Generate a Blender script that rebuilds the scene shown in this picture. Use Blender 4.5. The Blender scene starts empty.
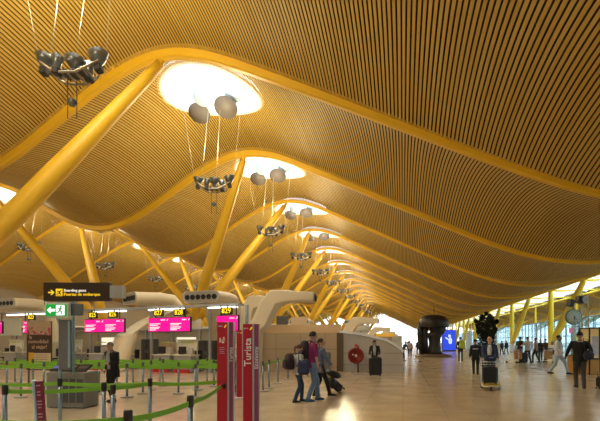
import bpy, math, random
import numpy as np
from mathutils import Vector, Matrix

random.seed(7)
C = bpy.context.scene
LINK = C.collection.objects.link

# ------------------------------------------------------------------ camera
F = 420.0                                   # focal length in pixels of a 600 px wide picture
TH = math.atan(103 / F); SN, CS = math.sin(TH), math.cos(TH)
EYE = 1.6
cam = bpy.data.objects.new('camera', bpy.data.cameras.new('camera')); LINK(cam)
cam.location = (0, 0, EYE); cam.rotation_euler = (math.pi / 2, 0, TH)
cam.data.sensor_width = 36; cam.data.lens = F / 600 * 36
cam.data.shift_y = 130.0 / 600; cam.data.clip_end = 600
C.camera = cam
vs = C.view_settings
vs.view_transform = 'Standard'; vs.look = 'None'; vs.gamma = 1; vs.use_curve_mapping = False
vs.exposure = 0.0

# ------------------------------------------------------------------ world
w = bpy.data.worlds.new('sky'); C.world = w; w.use_nodes = True
nt = w.node_tree; nt.nodes.clear()
out = nt.nodes.new('ShaderNodeOutputWorld'); bg = nt.nodes.new('ShaderNodeBackground')
geo = nt.nodes.new('ShaderNodeTexCoord'); sp = nt.nodes.new('ShaderNodeSeparateXYZ')
rp = nt.nodes.new('ShaderNodeValToRGB')
rp.color_ramp.elements[0].position = 0.0; rp.color_ramp.elements[0].color = (.86, .93, 1, 1)
rp.color_ramp.elements[1].position = 0.7; rp.color_ramp.elements[1].color = (.66, .82, 1, 1)
nt.links.new(geo.outputs['Generated'], sp.inputs[0]); nt.links.new(sp.outputs['Z'], rp.inputs[0])
nt.links.new(rp.outputs[0], bg.inputs[0]); bg.inputs[1].default_value = 4.5
nt.links.new(bg.outputs[0], out.inputs[0])

# daylight through the roof lights and the lamps of the hanging luminaires
SKY_W, LAMP_W = 260.0, 760.0
Y1 = 14.8                                   # first girder in view, then every 9 m
NB0, NB1 = -1, 20                           # bays: bay k spans girder k .. k+1
def gy(k): return Y1 + 9 * (k - 1)
def add_light(name, kind, loc, energy, color, size=1.0, rot=(0, 0, 0), sy=None):
    l = bpy.data.lights.new(name, kind); o = bpy.data.objects.new(name, l); LINK(o)
    o.location = loc; o.rotation_euler = rot; l.energy = energy; l.color = color
    if kind == 'AREA':
        l.shape = 'ELLIPSE' if sy is None else 'RECTANGLE'; l.size = size; l.size_y = sy or size
    elif kind == 'POINT': l.shadow_soft_size = size
    return o
for k in range(NB0, NB1):
    yc = gy(k) + 3.55
    for xc in (-8.8, -29.5):
        add_light('skylight_daylight', 'AREA', (xc, yc, 14.9), SKY_W * (1 if xc > -20 else .9), (1, .96, .88), 3.6)
for k in range(NB0, 13):
    for xc in (-8.9, -29.4):
        add_light('luminaire_lamp', 'POINT', (xc, gy(k) + 4.0, 11.0), LAMP_W * (1 if xc > -20 else .8), (1, .84, .50), .7)

# ------------------------------------------------------------------ pixel helpers (photo pixel at a view depth -> place)
def at(px, d, z=0.0):
    u = (px - 301) / F
    return Vector((d * (u * CS - SN), d * (CS + u * SN), z))
def fl(px, py): return at(px, EYE * F / (py - 340.5))
def zz(py, d): return EYE + (340.5 - py) / F * d

# ------------------------------------------------------------------ materials
MATS = {}
def mat(name, col, rough=.5, metal=0, emit=0, spec=None, noise=0, nscale=8, ecol=None, alpha=None, trans=0):
    if name in MATS: return MATS[name]
    m = bpy.data.materials.new(name); m.use_nodes = True; n = m.node_tree; b = n.nodes['Principled BSDF']
    b.inputs['Base Color'].default_value = (*col, 1); b.inputs['Roughness'].default_value = rough
    b.inputs['Metallic'].default_value = metal
    if spec is not None: b.inputs['Specular IOR Level'].default_value = spec
    if trans: b.inputs['Transmission Weight'].default_value = trans
    if alpha is not None: b.inputs['Alpha'].default_value = alpha
    if emit:
        b.inputs['Emission Color'].default_value = (*(ecol or col), 1); b.inputs['Emission Strength'].default_value = emit
    if noise:
        tc = n.nodes.new('ShaderNodeTexCoord'); t = n.nodes.new('ShaderNodeTexNoise'); t.inputs['Scale'].default_value = nscale
        mp = n.nodes.new('ShaderNodeMapRange'); mp.inputs['To Min'].default_value = 1 - noise; mp.inputs['To Max'].default_value = 1 + noise
        mx = n.nodes.new('ShaderNodeVectorMath'); mx.operation = 'SCALE'; mx.inputs[0].default_value = col
        n.links.new(tc.outputs['Object'], t.inputs['Vector']); n.links.new(t.outputs[0], mp.inputs[0])
        n.links.new(mp.outputs[0], mx.inputs['Scale']); n.links.new(mx.outputs[0], b.inputs['Base Color'])
    MATS[name] = m; return m
YEL = mat('yellow_steel', (.66, .40, .02), .48, noise=.06, nscale=.4)
GIRD = mat('girder_paint', (.74, .44, .015), .5, noise=.06, nscale=.4)
YEL2 = mat('lemon_steel', (.86, .66, .03), .4, noise=.06, nscale=.4)
WOOD = mat('bamboo_slat', (.56, .37, .085), .55)
def wood_nodes():
    n = WOOD.node_tree; b = n.nodes['Principled BSDF']; g = n.nodes.new('ShaderNodeNewGeometry')
    mp = n.nodes.new('ShaderNodeMapping'); mp.inputs['Scale'].default_value = (7.5, .10, .2)
    t = n.nodes.new('ShaderNodeTexNoise'); t.inputs['Scale'].default_value = 1.0; t.inputs['Detail'].default_value = 3
    r = n.nodes.new('ShaderNodeValToRGB'); e = r.color_ramp.elements
    e[0].position = .33; e[0].color = (.55, .335, .055, 1); e[1].position = .67; e[1].color = (.60, .41, .105, 1)
    n.links.new(g.outputs['Position'], mp.inputs['Vector']); n.links.new(mp.outputs[0], t.inputs['Vector'])
    n.links.new(t.outputs[0], r.inputs[0]); n.links.new(r.outputs[0], b.inputs['Base Color'])
wood_nodes()
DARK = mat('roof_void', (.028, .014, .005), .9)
WHITE = mat('white_paint', (.82, .82, .8), .4, noise=.03)
GREY = mat('grey_metal', (.36, .37, .38), .4, .5, noise=.08)
DGREY = mat('dark_grey', (.07, .075, .08), .5, noise=.15)
BLACK = mat('black_plastic', (.012, .012, .014), .4, noise=.2)
STEEL = mat('brushed_steel', (.6, .62, .64), .28, .9, noise=.05)
BEIGE = mat('beige_laminate', (.55, .42, .28), .45, noise=.06)
BEIGE2 = mat('duct_beige', (.74, .65, .48), .5, noise=.04)
CONC = mat('concrete', (.42, .38, .33), .8, noise=.12)
GLASSW = mat('sky_glass', (.9, .95, 1), .05, alpha=.12)

def floor_mat():
    m = bpy.data.materials.new('polished_limestone'); m.use_nodes = True; n = m.node_tree; b = n.nodes['Principled BSDF']
    g = n.nodes.new('ShaderNodeNewGeometry'); br = n.nodes.new('ShaderNodeTexBrick'); br.offset = 0
    br.inputs['Scale'].default_value = 1; br.inputs['Brick Width'].default_value = .9; br.inputs['Row Height'].default_value = .9
    br.inputs['Mortar Size'].default_value = .006; br.inputs['Color1'].default_value = (.58, .46, .31, 1)
    br.inputs['Color2'].default_value = (.54, .43, .29, 1); br.inputs['Mortar'].default_value = (.40, .31, .20, 1)
    t = n.nodes.new('ShaderNodeTexNoise'); t.inputs['Scale'].default_value = 1.3; t.inputs['Detail'].default_value = 6
    mp = n.nodes.new('ShaderNodeMapRange'); mp.inputs['To Min'].default_value = .75; mp.inputs['To Max'].default_value = 1.2
    mx = n.nodes.new('ShaderNodeVectorMath'); mx.operation = 'SCALE'
    n.links.new(g.outputs['Position'], br.inputs['Vector']); n.links.new(g.outputs['Position'], t.inputs['Vector'])
    n.links.new(t.outputs[0], mp.inputs[0]); n.links.new(br.outputs[0], mx.inputs[0]); n.links.new(mp.outputs[0], mx.inputs['Scale'])
    n.links.new(mx.outputs[0], b.inputs['Base Color'])
    m2 = n.nodes.new('ShaderNodeMapRange'); m2.inputs['To Min'].default_value = .12; m2.inputs['To Max'].default_value = .27
    n.links.new(t.outputs[0], m2.inputs[0]); n.links.new(m2.outputs[0], b.inputs['Roughness'])
    return m
FLOOR = floor_mat()
def teal_glass():
    m = bpy.data.materials.new('teal_glass'); m.use_nodes = True; n = m.node_tree; n.nodes.clear()
    o = n.nodes.new('ShaderNodeOutputMaterial'); tr = n.nodes.new('ShaderNodeBsdfTransparent'); tr.inputs[0].default_value = (.70, .88, .93, 1)
    b = n.nodes.new('ShaderNodeBsdfPrincipled'); b.inputs['Base Color'].default_value = (.30, .50, .55, 1); b.inputs['Roughness'].default_value = .15
    mx = n.nodes.new('ShaderNodeMixShader'); mx.inputs[0].default_value = .4
    n.links.new(tr.outputs[0], mx.inputs[1]); n.links.new(b.outputs[0], mx.inputs[2]); n.links.new(mx.outputs[0], o.inputs[0])
    return m
TEAL = teal_glass()

# ------------------------------------------------------------------ mesh helpers
class MB:
    def __init__(s): s.v = []; s.f = []; s.m = []; s.sm = []
    def add(s, vs_, fs, mi=0, smooth=False):
        o = len(s.v); s.v += [tuple(v) for v in vs_]
        for f in fs: s.f.append(tuple(i + o for i in f)); s.m.append(mi); s.sm.append(smooth)
    def box(s, c, size, mi=0, M=None):
        x, y, z = (q / 2 for q in size); c = Vector(c)
        P = [Vector((a * x, b * y, d * z)) for a in (-1, 1) for b in (-1, 1) for d in (-1, 1)]
        P = [(M @ p if M else p) + c for p in P]
        s.add(P, [(0, 1, 3, 2), (4, 6, 7, 5), (0, 4, 5, 1), (2, 3, 7, 6), (0, 2, 6, 4), (1, 5, 7, 3)], mi)
    def bbox(s, c, size, bev=.02, mi=0, M=None):      # box with chamfered vertical and top edges
        x, y, z = (q / 2 for q in size); c = Vector(c); b = min(bev, x * .9, y * .9, z * .9)
        R = []
        for zz_, i in ((-z, b), (-z + b, 0), (z - b, 0), (z, b)):
            X, Y = x - i, y - i
            R.append([(X - b, -Y, zz_), (X, -Y + b, zz_), (X, Y - b, zz_), (X - b, Y, zz_), (-X + b, Y, zz_), (-X, Y - b, zz_), (-X, -Y + b, zz_), (-X + b, -Y, zz_)])
        P = [(M @ Vector(p) if M else Vector(p)) + c for r in R for p in r]
        fs = [tuple(range(8))[::-1], tuple(range(24, 32))]
        for k in range(3):
            for i in range(8): j = (i + 1) % 8; fs.append((k * 8 + i, k * 8 + j, k * 8 + 8 + j, k * 8 + 8 + i))
        s.add(P, fs, mi)
    def tube(s, pts, r, n=10, mi=0, cap=True, ell=1.0):
        pts = [Vector(p) for p in pts]; rs = r if isinstance(r, (list, tuple)) else [r] * len(pts)
        P = []; up = None
        for i, p in enumerate(pts):
            t = (pts[min(i + 1, len(pts) - 1)] - pts[max(i - 1, 0)])
            if t.length < 1e-9: t = Vector((0, 0, 1))
            t.normalize()
            if up is None:
                a = Vector((0, 1, 0)) if abs(t.z) > .7 else Vector((0, 0, 1)); e1 = t.cross(a).normalized()
            else: e1 = (up - t * up.dot(t)).normalized()
            up = e1; e2 = t.cross(e1)
            for k in range(n):
                a = 2 * math.pi * k / n; P.append(p + e1 * math.cos(a) * rs[i] + e2 * math.sin(a) * rs[i] * ell)
        fs = [(i * n + k, i * n + (k + 1) % n, (i + 1) * n + (k + 1) % n, (i + 1) * n + k) for i in range(len(pts) - 1) for k in range(n)]
        s.add(P, fs, mi, True)
        if cap:
            o = len(s.v) - len(P); L = (len(pts) - 1) * n
            s.f.append(tuple(o + k for k in range(n))[::-1]); s.m.append(mi); s.sm.append(False)
            s.f.append(tuple(o + L + k for k in range(n))); s.m.append(mi); s.sm.append(False)
    def rings(s, rings, mi=0, cap=True, smooth=True):  # list of equal-length closed rings
        n = len(rings[0]); P = [p for r in rings for p in r]
        fs = [(i * n + k, i * n + (k + 1) % n, (i + 1) * n + (k + 1) % n, (i + 1) * n + k) for i in range(len(rings) - 1) for k in range(n)]
        s.add(P, fs, mi, smooth)
        if cap:
            o = len(s.v) - len(P); L = (len(rings) - 1) * n
            s.f.append(tuple(o + k for k in range(n))[::-1]); s.m.append(mi); s.sm.append(False)
            s.f.append(tuple(o + L + k for k in range(n))); s.m.append(mi); s.sm.append(False)
    def lathe(s, prof, c=(0, 0, 0), n=20, mi=0, M=None, sx=1, sy=1):
        R = []
        for r, z in prof:
            R.append([(M @ Vector((max(r, 1e-4) * sx * math.cos(2 * math.pi * k / n), max(r, 1e-4) * sy * math.sin(2 * math.pi * k / n), z)) if M else
                      Vector((max(r, 1e-4) * sx * math.cos(2 * math.pi * k / n), max(r, 1e-4) * sy * math.sin(2 * math.pi * k / n), z))) + Vector(c) for k in range(n)])
        s.rings(R, mi, False)
    def sphere(s, c, r, n=12, mi=0, sc=(1, 1, 1), M=None):
        R = []
        for i in range(n // 2 + 1):
            a = -math.pi / 2 + math.pi * i / (n // 2); rr = max(math.cos(a) * r, 1e-4)
            row = [Vector((rr * math.cos(2 * math.pi * k / n) * sc[0], rr * math.sin(2 * math.pi * k / n) * sc[1], math.sin(a) * r * sc[2])) for k in range(n)]
            R.append([(M @ p if M else p) + Vector(c) for p in row])
        s.rings(R, mi, True)
    def prism(s, poly, h0, h1, mi=0, axis='z'):        # poly in the plane, extruded along axis
        def pt(a, b, h): return {'z': (a, b, h), 'y': (a, h, b), 'x': (h, a, b)}[axis]
        n = len(poly); P = [pt(a, b, h0) for a, b in poly] + [pt(a, b, h1) for a, b in poly]
        s.add(P, [tuple(range(n))[::-1], tuple(range(n, 2 * n))] + [(i, (i + 1) % n, n + (i + 1) % n, n + i) for i in range(n)], mi)
    def mesh(s, name, mats):
        me = bpy.data.meshes.new(name); me.from_pydata(s.v, [], s.f)
        for m in (mats if isinstance(mats, (list, tuple)) else [mats]): me.materials.append(m)
        me.polygons.foreach_set('material_index', s.m); me.polygons.foreach_set('use_smooth', s.sm); me.update(); return me
    def build(s, name, mats, parent=None):
        o = bpy.data.objects.new(name, s.mesh(name, mats)); LINK(o)
        if parent: o.parent = parent
        return o
def tag(o, label, cat, group=None, kind=None):
    if label: o['label'] = label
    if cat: o['category'] = cat
    if group: o['group'] = group
    if kind: o['kind'] = kind
    return o
def thing(name, label, cat, loc=(0, 0, 0), rz=0, group=None):
    o = bpy.data.objects.new(name, None); LINK(o); o.location = loc; o.rotation_euler = (0, 0, rz); o.empty_display_size = .2
    return tag(o, label, cat, group)
def struct(o): o['kind'] = 'structure'; return o
KIDS = {}
def dup(root, loc=None, rz=None, label=None, scale=None):
    r = root.copy(); LINK(r)
    if loc is not None: r.location = loc
    if rz is not None: r.rotation_euler = (0, 0, rz)
    if scale: r.scale = scale
    if label: r['label'] = label
    for ch in root.children:
        c = ch.copy(); LINK(c); c.parent = r
        for g_ in ch.children:
            q = g_.copy(); LINK(q); q.parent = c
    return r
def text(name, s, size, parent, loc, rot, m, ext=.002, align='CENTER', sx=1.0, spacing=1.0):
    cu = bpy.data.curves.new(name, 'FONT'); cu.body = s; cu.size = size; cu.extrude = ext; cu.align_x = align; cu.align_y = 'CENTER'; cu.space_character = spacing
    cu.offset = size * .012; cu.resolution_u = 2
    t = bpy.data.objects.new(name, cu); LINK(t)
    bpy.context.view_layer.update()
    me = bpy.data.meshes.new_from_object(t.evaluated_get(bpy.context.evaluated_depsgraph_get()))
    bpy.data.objects.remove(t); me.materials.clear(); me.materials.append(m)
    o = bpy.data.objects.new(name, me); LINK(o); o.parent = parent; o.location = loc; o.rotation_euler = rot; o.scale = (sx, 1, 1)
    return o
PI = math.pi
NTH = ['nearest', 'second nearest', 'third nearest', 'fourth nearest', 'fifth nearest', 'sixth nearest', 'seventh nearest', 'eighth nearest', 'ninth nearest', 'tenth nearest',
       'eleventh nearest', 'twelfth nearest', 'thirteenth nearest', 'fourteenth nearest', 'fifteenth nearest', 'sixteenth nearest', 'seventeenth nearest', 'eighteenth nearest', 'nineteenth nearest', 'twentieth nearest', 'twenty-first nearest', 'twenty-second nearest']
LEFTN = ['leftmost', 'second from the left', 'third from the left', 'fourth from the left', 'fifth from the left', 'sixth from the left', 'seventh from the left', 'eighth from the left', 'ninth from the left']
# ================================================================== THE HALL
X0, X1 = -43.0, 16.8
YA, YB = gy(NB0), gy(NB1)
o = MB(); o.box((-5, (YA + YB) / 2, -.1), (84, YB - YA + 16, .2)); struct(o.build('floor', FLOOR))
o = MB(); o.box((0, 100, -.5), (700, 700, .3)); struct(o.build('ground', mat('apron_concrete', (.5, .5, .48), .9, noise=.1, nscale=.05)))
PX = [-19.15, -18, -17, -16, -15, -14, -13, -12, -11, -10, -9.2, -8, -7, -6, -5, -4, -3, -2, -1, 0, 1, 2, 3, 4, 5, 6, 7, 8, 9, 10, 11, 12.5, 14, 15.5, 16.8]
PZ = [7.35, 7.48, 7.8, 8.27, 8.83, 9.42, 9.99, 10.53, 10.95, 11.22, 11.30, 11.14, 10.8, 10.33, 9.84, 9.34, 8.83, 8.32, 7.8, 7.29, 6.77, 6.26, 5.76, 5.27, 4.82, 4.43, 4.12, 3.92, 3.84, 3.88, 4.02, 4.38, 4.86, 5.4, 5.9]
_x = np.arange(-19.15, 16.81, .1); _z = np.interp(_x, PX, PZ)
_p = np.pad(_z, 8, mode='edge'); _p[:8] = _z[8:0:-1]; _p[-8:] = _z[-1] + (_z[-1] - _z[-9]) / 8 * np.arange(1, 9)
_z = np.convolve(_p, np.ones(17) / 17, 'valid')
def prof(x):
    x = np.asarray(x, float); x = np.where(x < -19.15, -38.3 - x, x)
    return np.interp(x, _x, _z) + EYE
AMP = .72
def surf(x, t): return prof(x) + .07 + AMP * np.sin(np.pi * np.clip(t, 0, 1)) ** .8
SKX, SKR, SKRY = (-8.8, -29.5), 2.33, 2.38
def skyc(k): return gy(k) + 3.55
def bay(k, slats=True):
    ya = gy(k); pitch = .12 if k <= 5 else .16; near = k <= 3; ns = 14 if near else 8
    mb = MB(); V = []; Fq = []; Mi = []
    def strip(xa, xb, y0, y1, dz, mi, n, sides):
        ys = np.linspace(y0, y1, n + 1); t = (ys - ya) / 9; za = surf(np.full_like(ys, xa), t) + dz; zb = surf(np.full_like(ys, xb), t) + dz
        o_ = len(V)
        for y, a, b in zip(ys, za, zb): V.append((xa, y, a)); V.append((xb, y, b))
        for i in range(n): q = o_ + 2 * i; Fq.append((q, q + 2, q + 3, q + 1)); Mi.append(mi)
        if sides:
            o2 = len(V)
            for y, a, b in zip(ys, za, zb): V.append((xa, y, a + .015)); V.append((xb, y, b + .015))
            for i in range(n):
                q = o_ + 2 * i; r = o2 + 2 * i
                Fq.append((q, r, r + 2, q + 2)); Mi.append(mi); Fq.append((q + 1, q + 3, r + 3, r + 1)); Mi.append(mi)
    x = X0
    while x < X1 - .01:
        xm = x + pitch / 2; segs = [(ya, ya + 9)]
        for sx_ in SKX:
            dx = abs(xm - sx_)
            if dx < SKR:
                hw = SKRY * math.sqrt(1 - (dx / SKR) ** 2) + .02; yc = skyc(k); segs = [(ya, yc - hw), (yc + hw, ya + 9)]
        for y0, y1 in segs:
            n = ns if len(segs) == 1 else max(4, ns // 2)
            strip(x + pitch * .18, x + pitch * .80, y0, y1, 0, 0, n, near)
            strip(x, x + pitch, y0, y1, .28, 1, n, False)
        x += pitch
    mb.v = V; mb.f = Fq; mb.m = Mi; mb.sm = [False] * len(Fq)
    return struct(mb.build('ceiling', [WOOD, DARK]))
for k in range(NB0, NB1): bay(k)

# girders
for k in range(NB0, NB1 + 1):
    y = gy(k); R = []
    xs = np.concatenate([np.arange(X0, X1, .4), [X1]]); zs = prof(xs)
    for i, (x, z) in enumerate(zip(xs, zs)):
        xe = x if x > -19.15 else -38.3 - x
        f = min(1, max(0, (xe + 6) / 14)); dn, up, hw = (.19 if k < 3 else .12) - (.13 if k < 3 else .08) * f, (.30 if k < 3 else .16) - (.20 if k < 3 else .07) * f, (.16 if k < 3 else .10) - .06 * f
        R.append([(x, y - hw, z - dn + .05), (x, y - hw * .6, z - dn), (x, y + hw * .6, z - dn), (x, y + hw, z - dn + .05), (x, y + hw, z + up), (x, y - hw, z + up)])
    m = MB(); m.rings(R, smooth=False)
    ob = m.build('roof_girder', GIRD)
    n = k - 1
    lab = ('yellow wavy roof girder straight overhead, before the one the big strut meets' if k == 0 else 'yellow wavy roof girder behind the viewer above the queue' if k < 0 else
           f'yellow wavy steel roof girder under the slatted ceiling, {NTH[n]} in view')
    tag(ob, lab, 'girder', 'wavy yellow roof girders')
m = MB(); m.tube([(X1, YA, float(prof(X1))), (X1, YB, float(prof(X1)))], .14, 8)
tag(m.build('edge_beam', YEL2), 'long yellow edge beam running along the right rim of the slatted roof', 'beam')

# skylights
PERF = mat('perforated_disc', (.13, .11, .10), .6, noise=.1, nscale=30)
RIM = mat('skylight_rim', (.78, .78, .76), .4)
for xi, xc in enumerate(SKX):
    for k in range(NB0, NB1):
        if xi == 1 and k > 12: continue
        yc = skyc(k); n = 40 if k < 4 else 20
        root = thing('skylight', ('glowing oval skylight in the main vault, ' if xi == 0 else 'glowing oval skylight in the farther left vault, ') + (NTH[k - 1] + ' in view' if k >= 1 else 'overhead before the first girder in view' if k == 0 else 'above and behind the viewer'),
                     'skylight', (xc, yc, 12.6), 0, 'oval roof skylights')
        lo, li, mid, top = [], [], [], []
        for i in range(n):
            a = 2 * PI * i / n; cx_, sy_ = math.cos(a), math.sin(a)
            zb = float(surf(xc + SKR * cx_, (yc + SKRY * sy_ - gy(k)) / 9)) - 12.6
            lo.append((1.06 * SKR * cx_, 1.06 * SKRY * sy_, zb + .02)); li.append((.97 * SKR * cx_, .97 * SKRY * sy_, zb - .05))
            mid.append((.93 * SKR * cx_, .93 * SKRY * sy_, zb + .22)); top.append((.93 * SKR * cx_, .93 * SKRY * sy_, 2.5))
        m = MB(); m.rings([lo, li, mid], cap=False); m.build('rim', RIM, root)
        m = MB(); m.rings([mid, top], cap=False); m.build('shaft', WHITE, root)
        m = MB()
        for a in range(6):
            t = a * PI / 6; m.tube([(.92 * SKR * math.cos(t), .92 * SKRY * math.sin(t), 2.2), (-.92 * SKR * math.cos(t), -.92 * SKRY * math.sin(t), 2.2)], .03, 5)
        m.build('glazing_bar', RIM, root)
        if k < 5:
            for (dx, dy, dz, r, nm, mt) in ((-1.35, 1.35, .65, .56, 'reflector_disc', PERF), (.15, 1.25, .70, .60, 'reflector_disc', PERF), (-.8, .6, 1.0, .5, 'baffle', mat('blue_pane', (.45, .6, .75), .3)), (.7, .9, 1.1, .45, 'baffle', mat('blue_pane', (.45, .6, .75), .3))):
                m = MB(); M = Matrix.Rotation(-.55, 3, 'X')
                m.lathe([(0, 0), (r, 0), (r, .03), (0, .03)], (dx, dy, dz), 24, 0, M); m.build(nm, mt, root)

# pylons: concrete foot and two spindle legs
def leg(a, b, r0, r1, r2, m_, parent, name='leg'):
    a, b = Vector(a), Vector(b); pts = []; rs = []
    for i in range(13):
        t = i / 12; pts.append(a.lerp(b, t)); rs.append(r0 + (r1 - r0) * math.sin(min(t / .4, 1) * PI / 2) if t < .4 else r1 + (r2 - r1) * ((t - .4) / .6) ** 1.3)
    m = MB(); m.tube(pts, rs, 18); 
    e = (b - a).normalized(); m.tube([b - e * .05, b + e * .35], r2 * .55, 10)
    return m.build(name, m_, parent)
for row, (bx, tx, zt) in enumerate(((-15.0, -9.35, 12.62), (-22.9, -28.95, 12.62))):
    for j in range(0, 10):
        yb = 10.3 + 18 * j
        root = thing('roof_pylon', f'yellow leaning strut pair on a concrete foot, {NTH[j]} of the {"row behind the desks" if row == 0 else "farther left row"}', 'pylon', (bx, yb, 0), 0, 'leaning roof pylons')
        m = MB(); R = []
        for z, hx, hy in ((0, .75, 1.0), (2.6, .55, .75), (3.2, .5, .6)):
            R.append([(hx * math.cos(2 * PI * i / 16), hy * math.sin(2 * PI * i / 16), z) for i in range(16)])
        m.rings(R); m.build('foot', CONC, root)
        for sy in (-1, 1):
            leg((0, .25 * sy, 3.0), (tx - bx, 4.5 * sy, zt - .12), .28, .39, .20, YEL, root)

# right-hand aisle of the hall: struts under the roof edge, glass strip, second vault, glass walls
zE = float(prof(X1))
k = 0
for yb in (18.7, 36.7, 54.7, 72.7, 90.7, 108.7, 126.7, 144.7, 162.7, 180.7):
    root = thing('edge_strut', f'yellow upright and slanted strut holding the right roof edge, {NTH[k]} pair', 'strut', (X1, yb, 0), 0, 'struts of the right roof edge'); k += 1
    leg((0, 0, 0), (0, 0, zE - .1), .30, .30, .26, YEL2, root, 'upright')
    leg((0, -.3, 1.2), (0, -9.3, zE - .1), .24, .40, .24, YEL2, root, 'slanted_leg')
# second vault
def prof2(x):
    return np.interp(x, [22.4, 24, 26, 28, 30, 32, 34, 36.5], [7.55, 6.9, 6.4, 6.05, 5.9, 5.9, 6.1, 6.7])
V = []; Fq = []; Mi = []; x = 22.4
while x < 36.4:
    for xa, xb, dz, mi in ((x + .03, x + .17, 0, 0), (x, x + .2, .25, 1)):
        for k in range(NB0, NB1):
            ys = np.linspace(gy(k), gy(k + 1), 7); t = (ys - gy(k)) / 9; b_ = .4 * np.sin(np.pi * t); o_ = len(V)
            za, zb = float(prof2(xa)), float(prof2(xb))
            for y, b in zip(ys, b_): V.append((xa, y, za + b + dz)); V.append((xb, y, zb + b + dz))
            for i in range(6): q = o_ + 2 * i; Fq.append((q, q + 2, q + 3, q + 1)); Mi.append(mi)
    x += .2
m = MB(); m.v, m.f, m.m, m.sm = V, Fq, Mi, [False] * len(Fq); struct(m.build('ceiling', [WOOD, DARK]))
m = MB(); m.tube([(22.4, YA, 7.5), (22.4, YB, 7.5)], .13, 8)
tag(m.build('edge_beam', YEL2), 'yellow edge beam on the far side of the glazed roof strip', 'beam')
for k in range(0, NB1 + 1):
    y = gy(k); xs = np.arange(22.4, 36.6, .8); m = MB()
    m.tube([(x, y, float(prof2(x)) - .02) for x in xs], .15, 8)
    tag(m.build('aisle_girder', YEL), f'slim yellow girder under the right aisle vault, {NTH[k]} one', 'girder', 'slim girders of the right aisle vault')
    if k > 0:
        m = MB(); m.tube([(X1, y - 4.5, zE), (22.4, y - 4.5, 7.5)], .09, 8)
        m.tube([(X1, y - 4.5, zE), (22.4, y, 7.5)], .05, 6)
        tag(m.build('tie_rod', YEL2), f'thin yellow cross tie over the glazed roof strip, {NTH[k - 1]} one', 'tie rod', 'yellow ties across the glazed strip')
for j in range(9):
    yb = 46 + 18 * (j - 1)
    root = thing('aisle_strut', f'short yellow V strut in the right aisle under the second vault, {NTH[j]} one', 'strut', (21.6, yb, 0), 0, 'yellow V struts in the right aisle')
    leg((1.2, 0, 0), (1.2, 0, 7.45), .16, .2, .15, YEL2, root, 'upright')
    leg((1.3, .2, 3.4), (4.5, 4, 6.3), .16, .30, .14, YEL, root, 'slanted_leg')
    leg((1.3, -.2, 3.4), (4.5, -5, 6.3), .16, .30, .14, YEL, root, 'slanted_leg')
# glass strip over the aisle gap
m = MB()
zs_ = zE + .5
for i in range(-4, 180): m.box((19.7, YA + 8 + i * 1.0 - 4, 7.95), (5.4, .05, .08))
struct(m.build('trim_1', RIM))
m = MB(); m.box((19.7, (YA + YB) / 2, 8.05), (5.5, YB - YA, .03)); struct(m.build('window_1', GLASSW))
m = MB(); m.box((16.98, (YA + YB) / 2, (zE + 8.05) / 2 + .1), (.06, YB - YA, 8.05 - zE)); struct(m.build('trim_2', WHITE))
# inner glass partition and outer facade
gh = 4.6
m = MB(); m.box((22.4, (YA + YB) / 2, gh / 2), (.05, YB - YA, gh)); struct(m.build('window_2', TEAL))
m = MB()
y = YA
FR = mat('frame_blue', (.16, .26, .30), .4, .3)
while y < YB: m.box((22.32, y, gh / 2), (.1, .09, gh)); y += 2.25
for z in (.1, 1.1, 2.3, 3.5, gh): m.box((22.32, (YA + YB) / 2, z), (.09, YB - YA, .07))
struct(m.build('trim_3', FR))
m = MB(); m.box((36.4, (YA + YB) / 2, 3.7), (.06, YB - YA, 7.4)); struct(m.build('window_3', GLASSW))
m = MB(); y = YA
while y < YB: m.box((36.3, y, 3.7), (.12, .12, 7.4)); y += 3
for z in (.2, 2.5, 5): m.box((36.3, (YA + YB) / 2, z), (.1, YB - YA, .1))
struct(m.build('trim_4', GREY))
# far end glass wall
m = MB(); m.box((-3, YB + .5, 8), (80, .06, 16)); struct(m.build('window_4', GLASSW))
m = MB()
for x in np.arange(-42, 37, 3.0): m.box((x, YB + .4, 8), (.14, .14, 16))
for z in (.2, 3, 6, 9, 12): m.box((-3, YB + .4, z), (80, .1, .12))
struct(m.build('trim_5', GREY))
# left wall and back wall
WALLM = mat('service_wall', (.36, .30, .22), .7, noise=.08, nscale=.3)
m = MB(); m.box((-43.2, (YA + YB) / 2, 5), (.3, YB - YA, 10)); struct(m.build('wall_left', WALLM))
m = MB(); m.box((-3, YA - 3, 7), (80, .3, 14)); struct(m.build('wall_back', WALLM))

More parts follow.
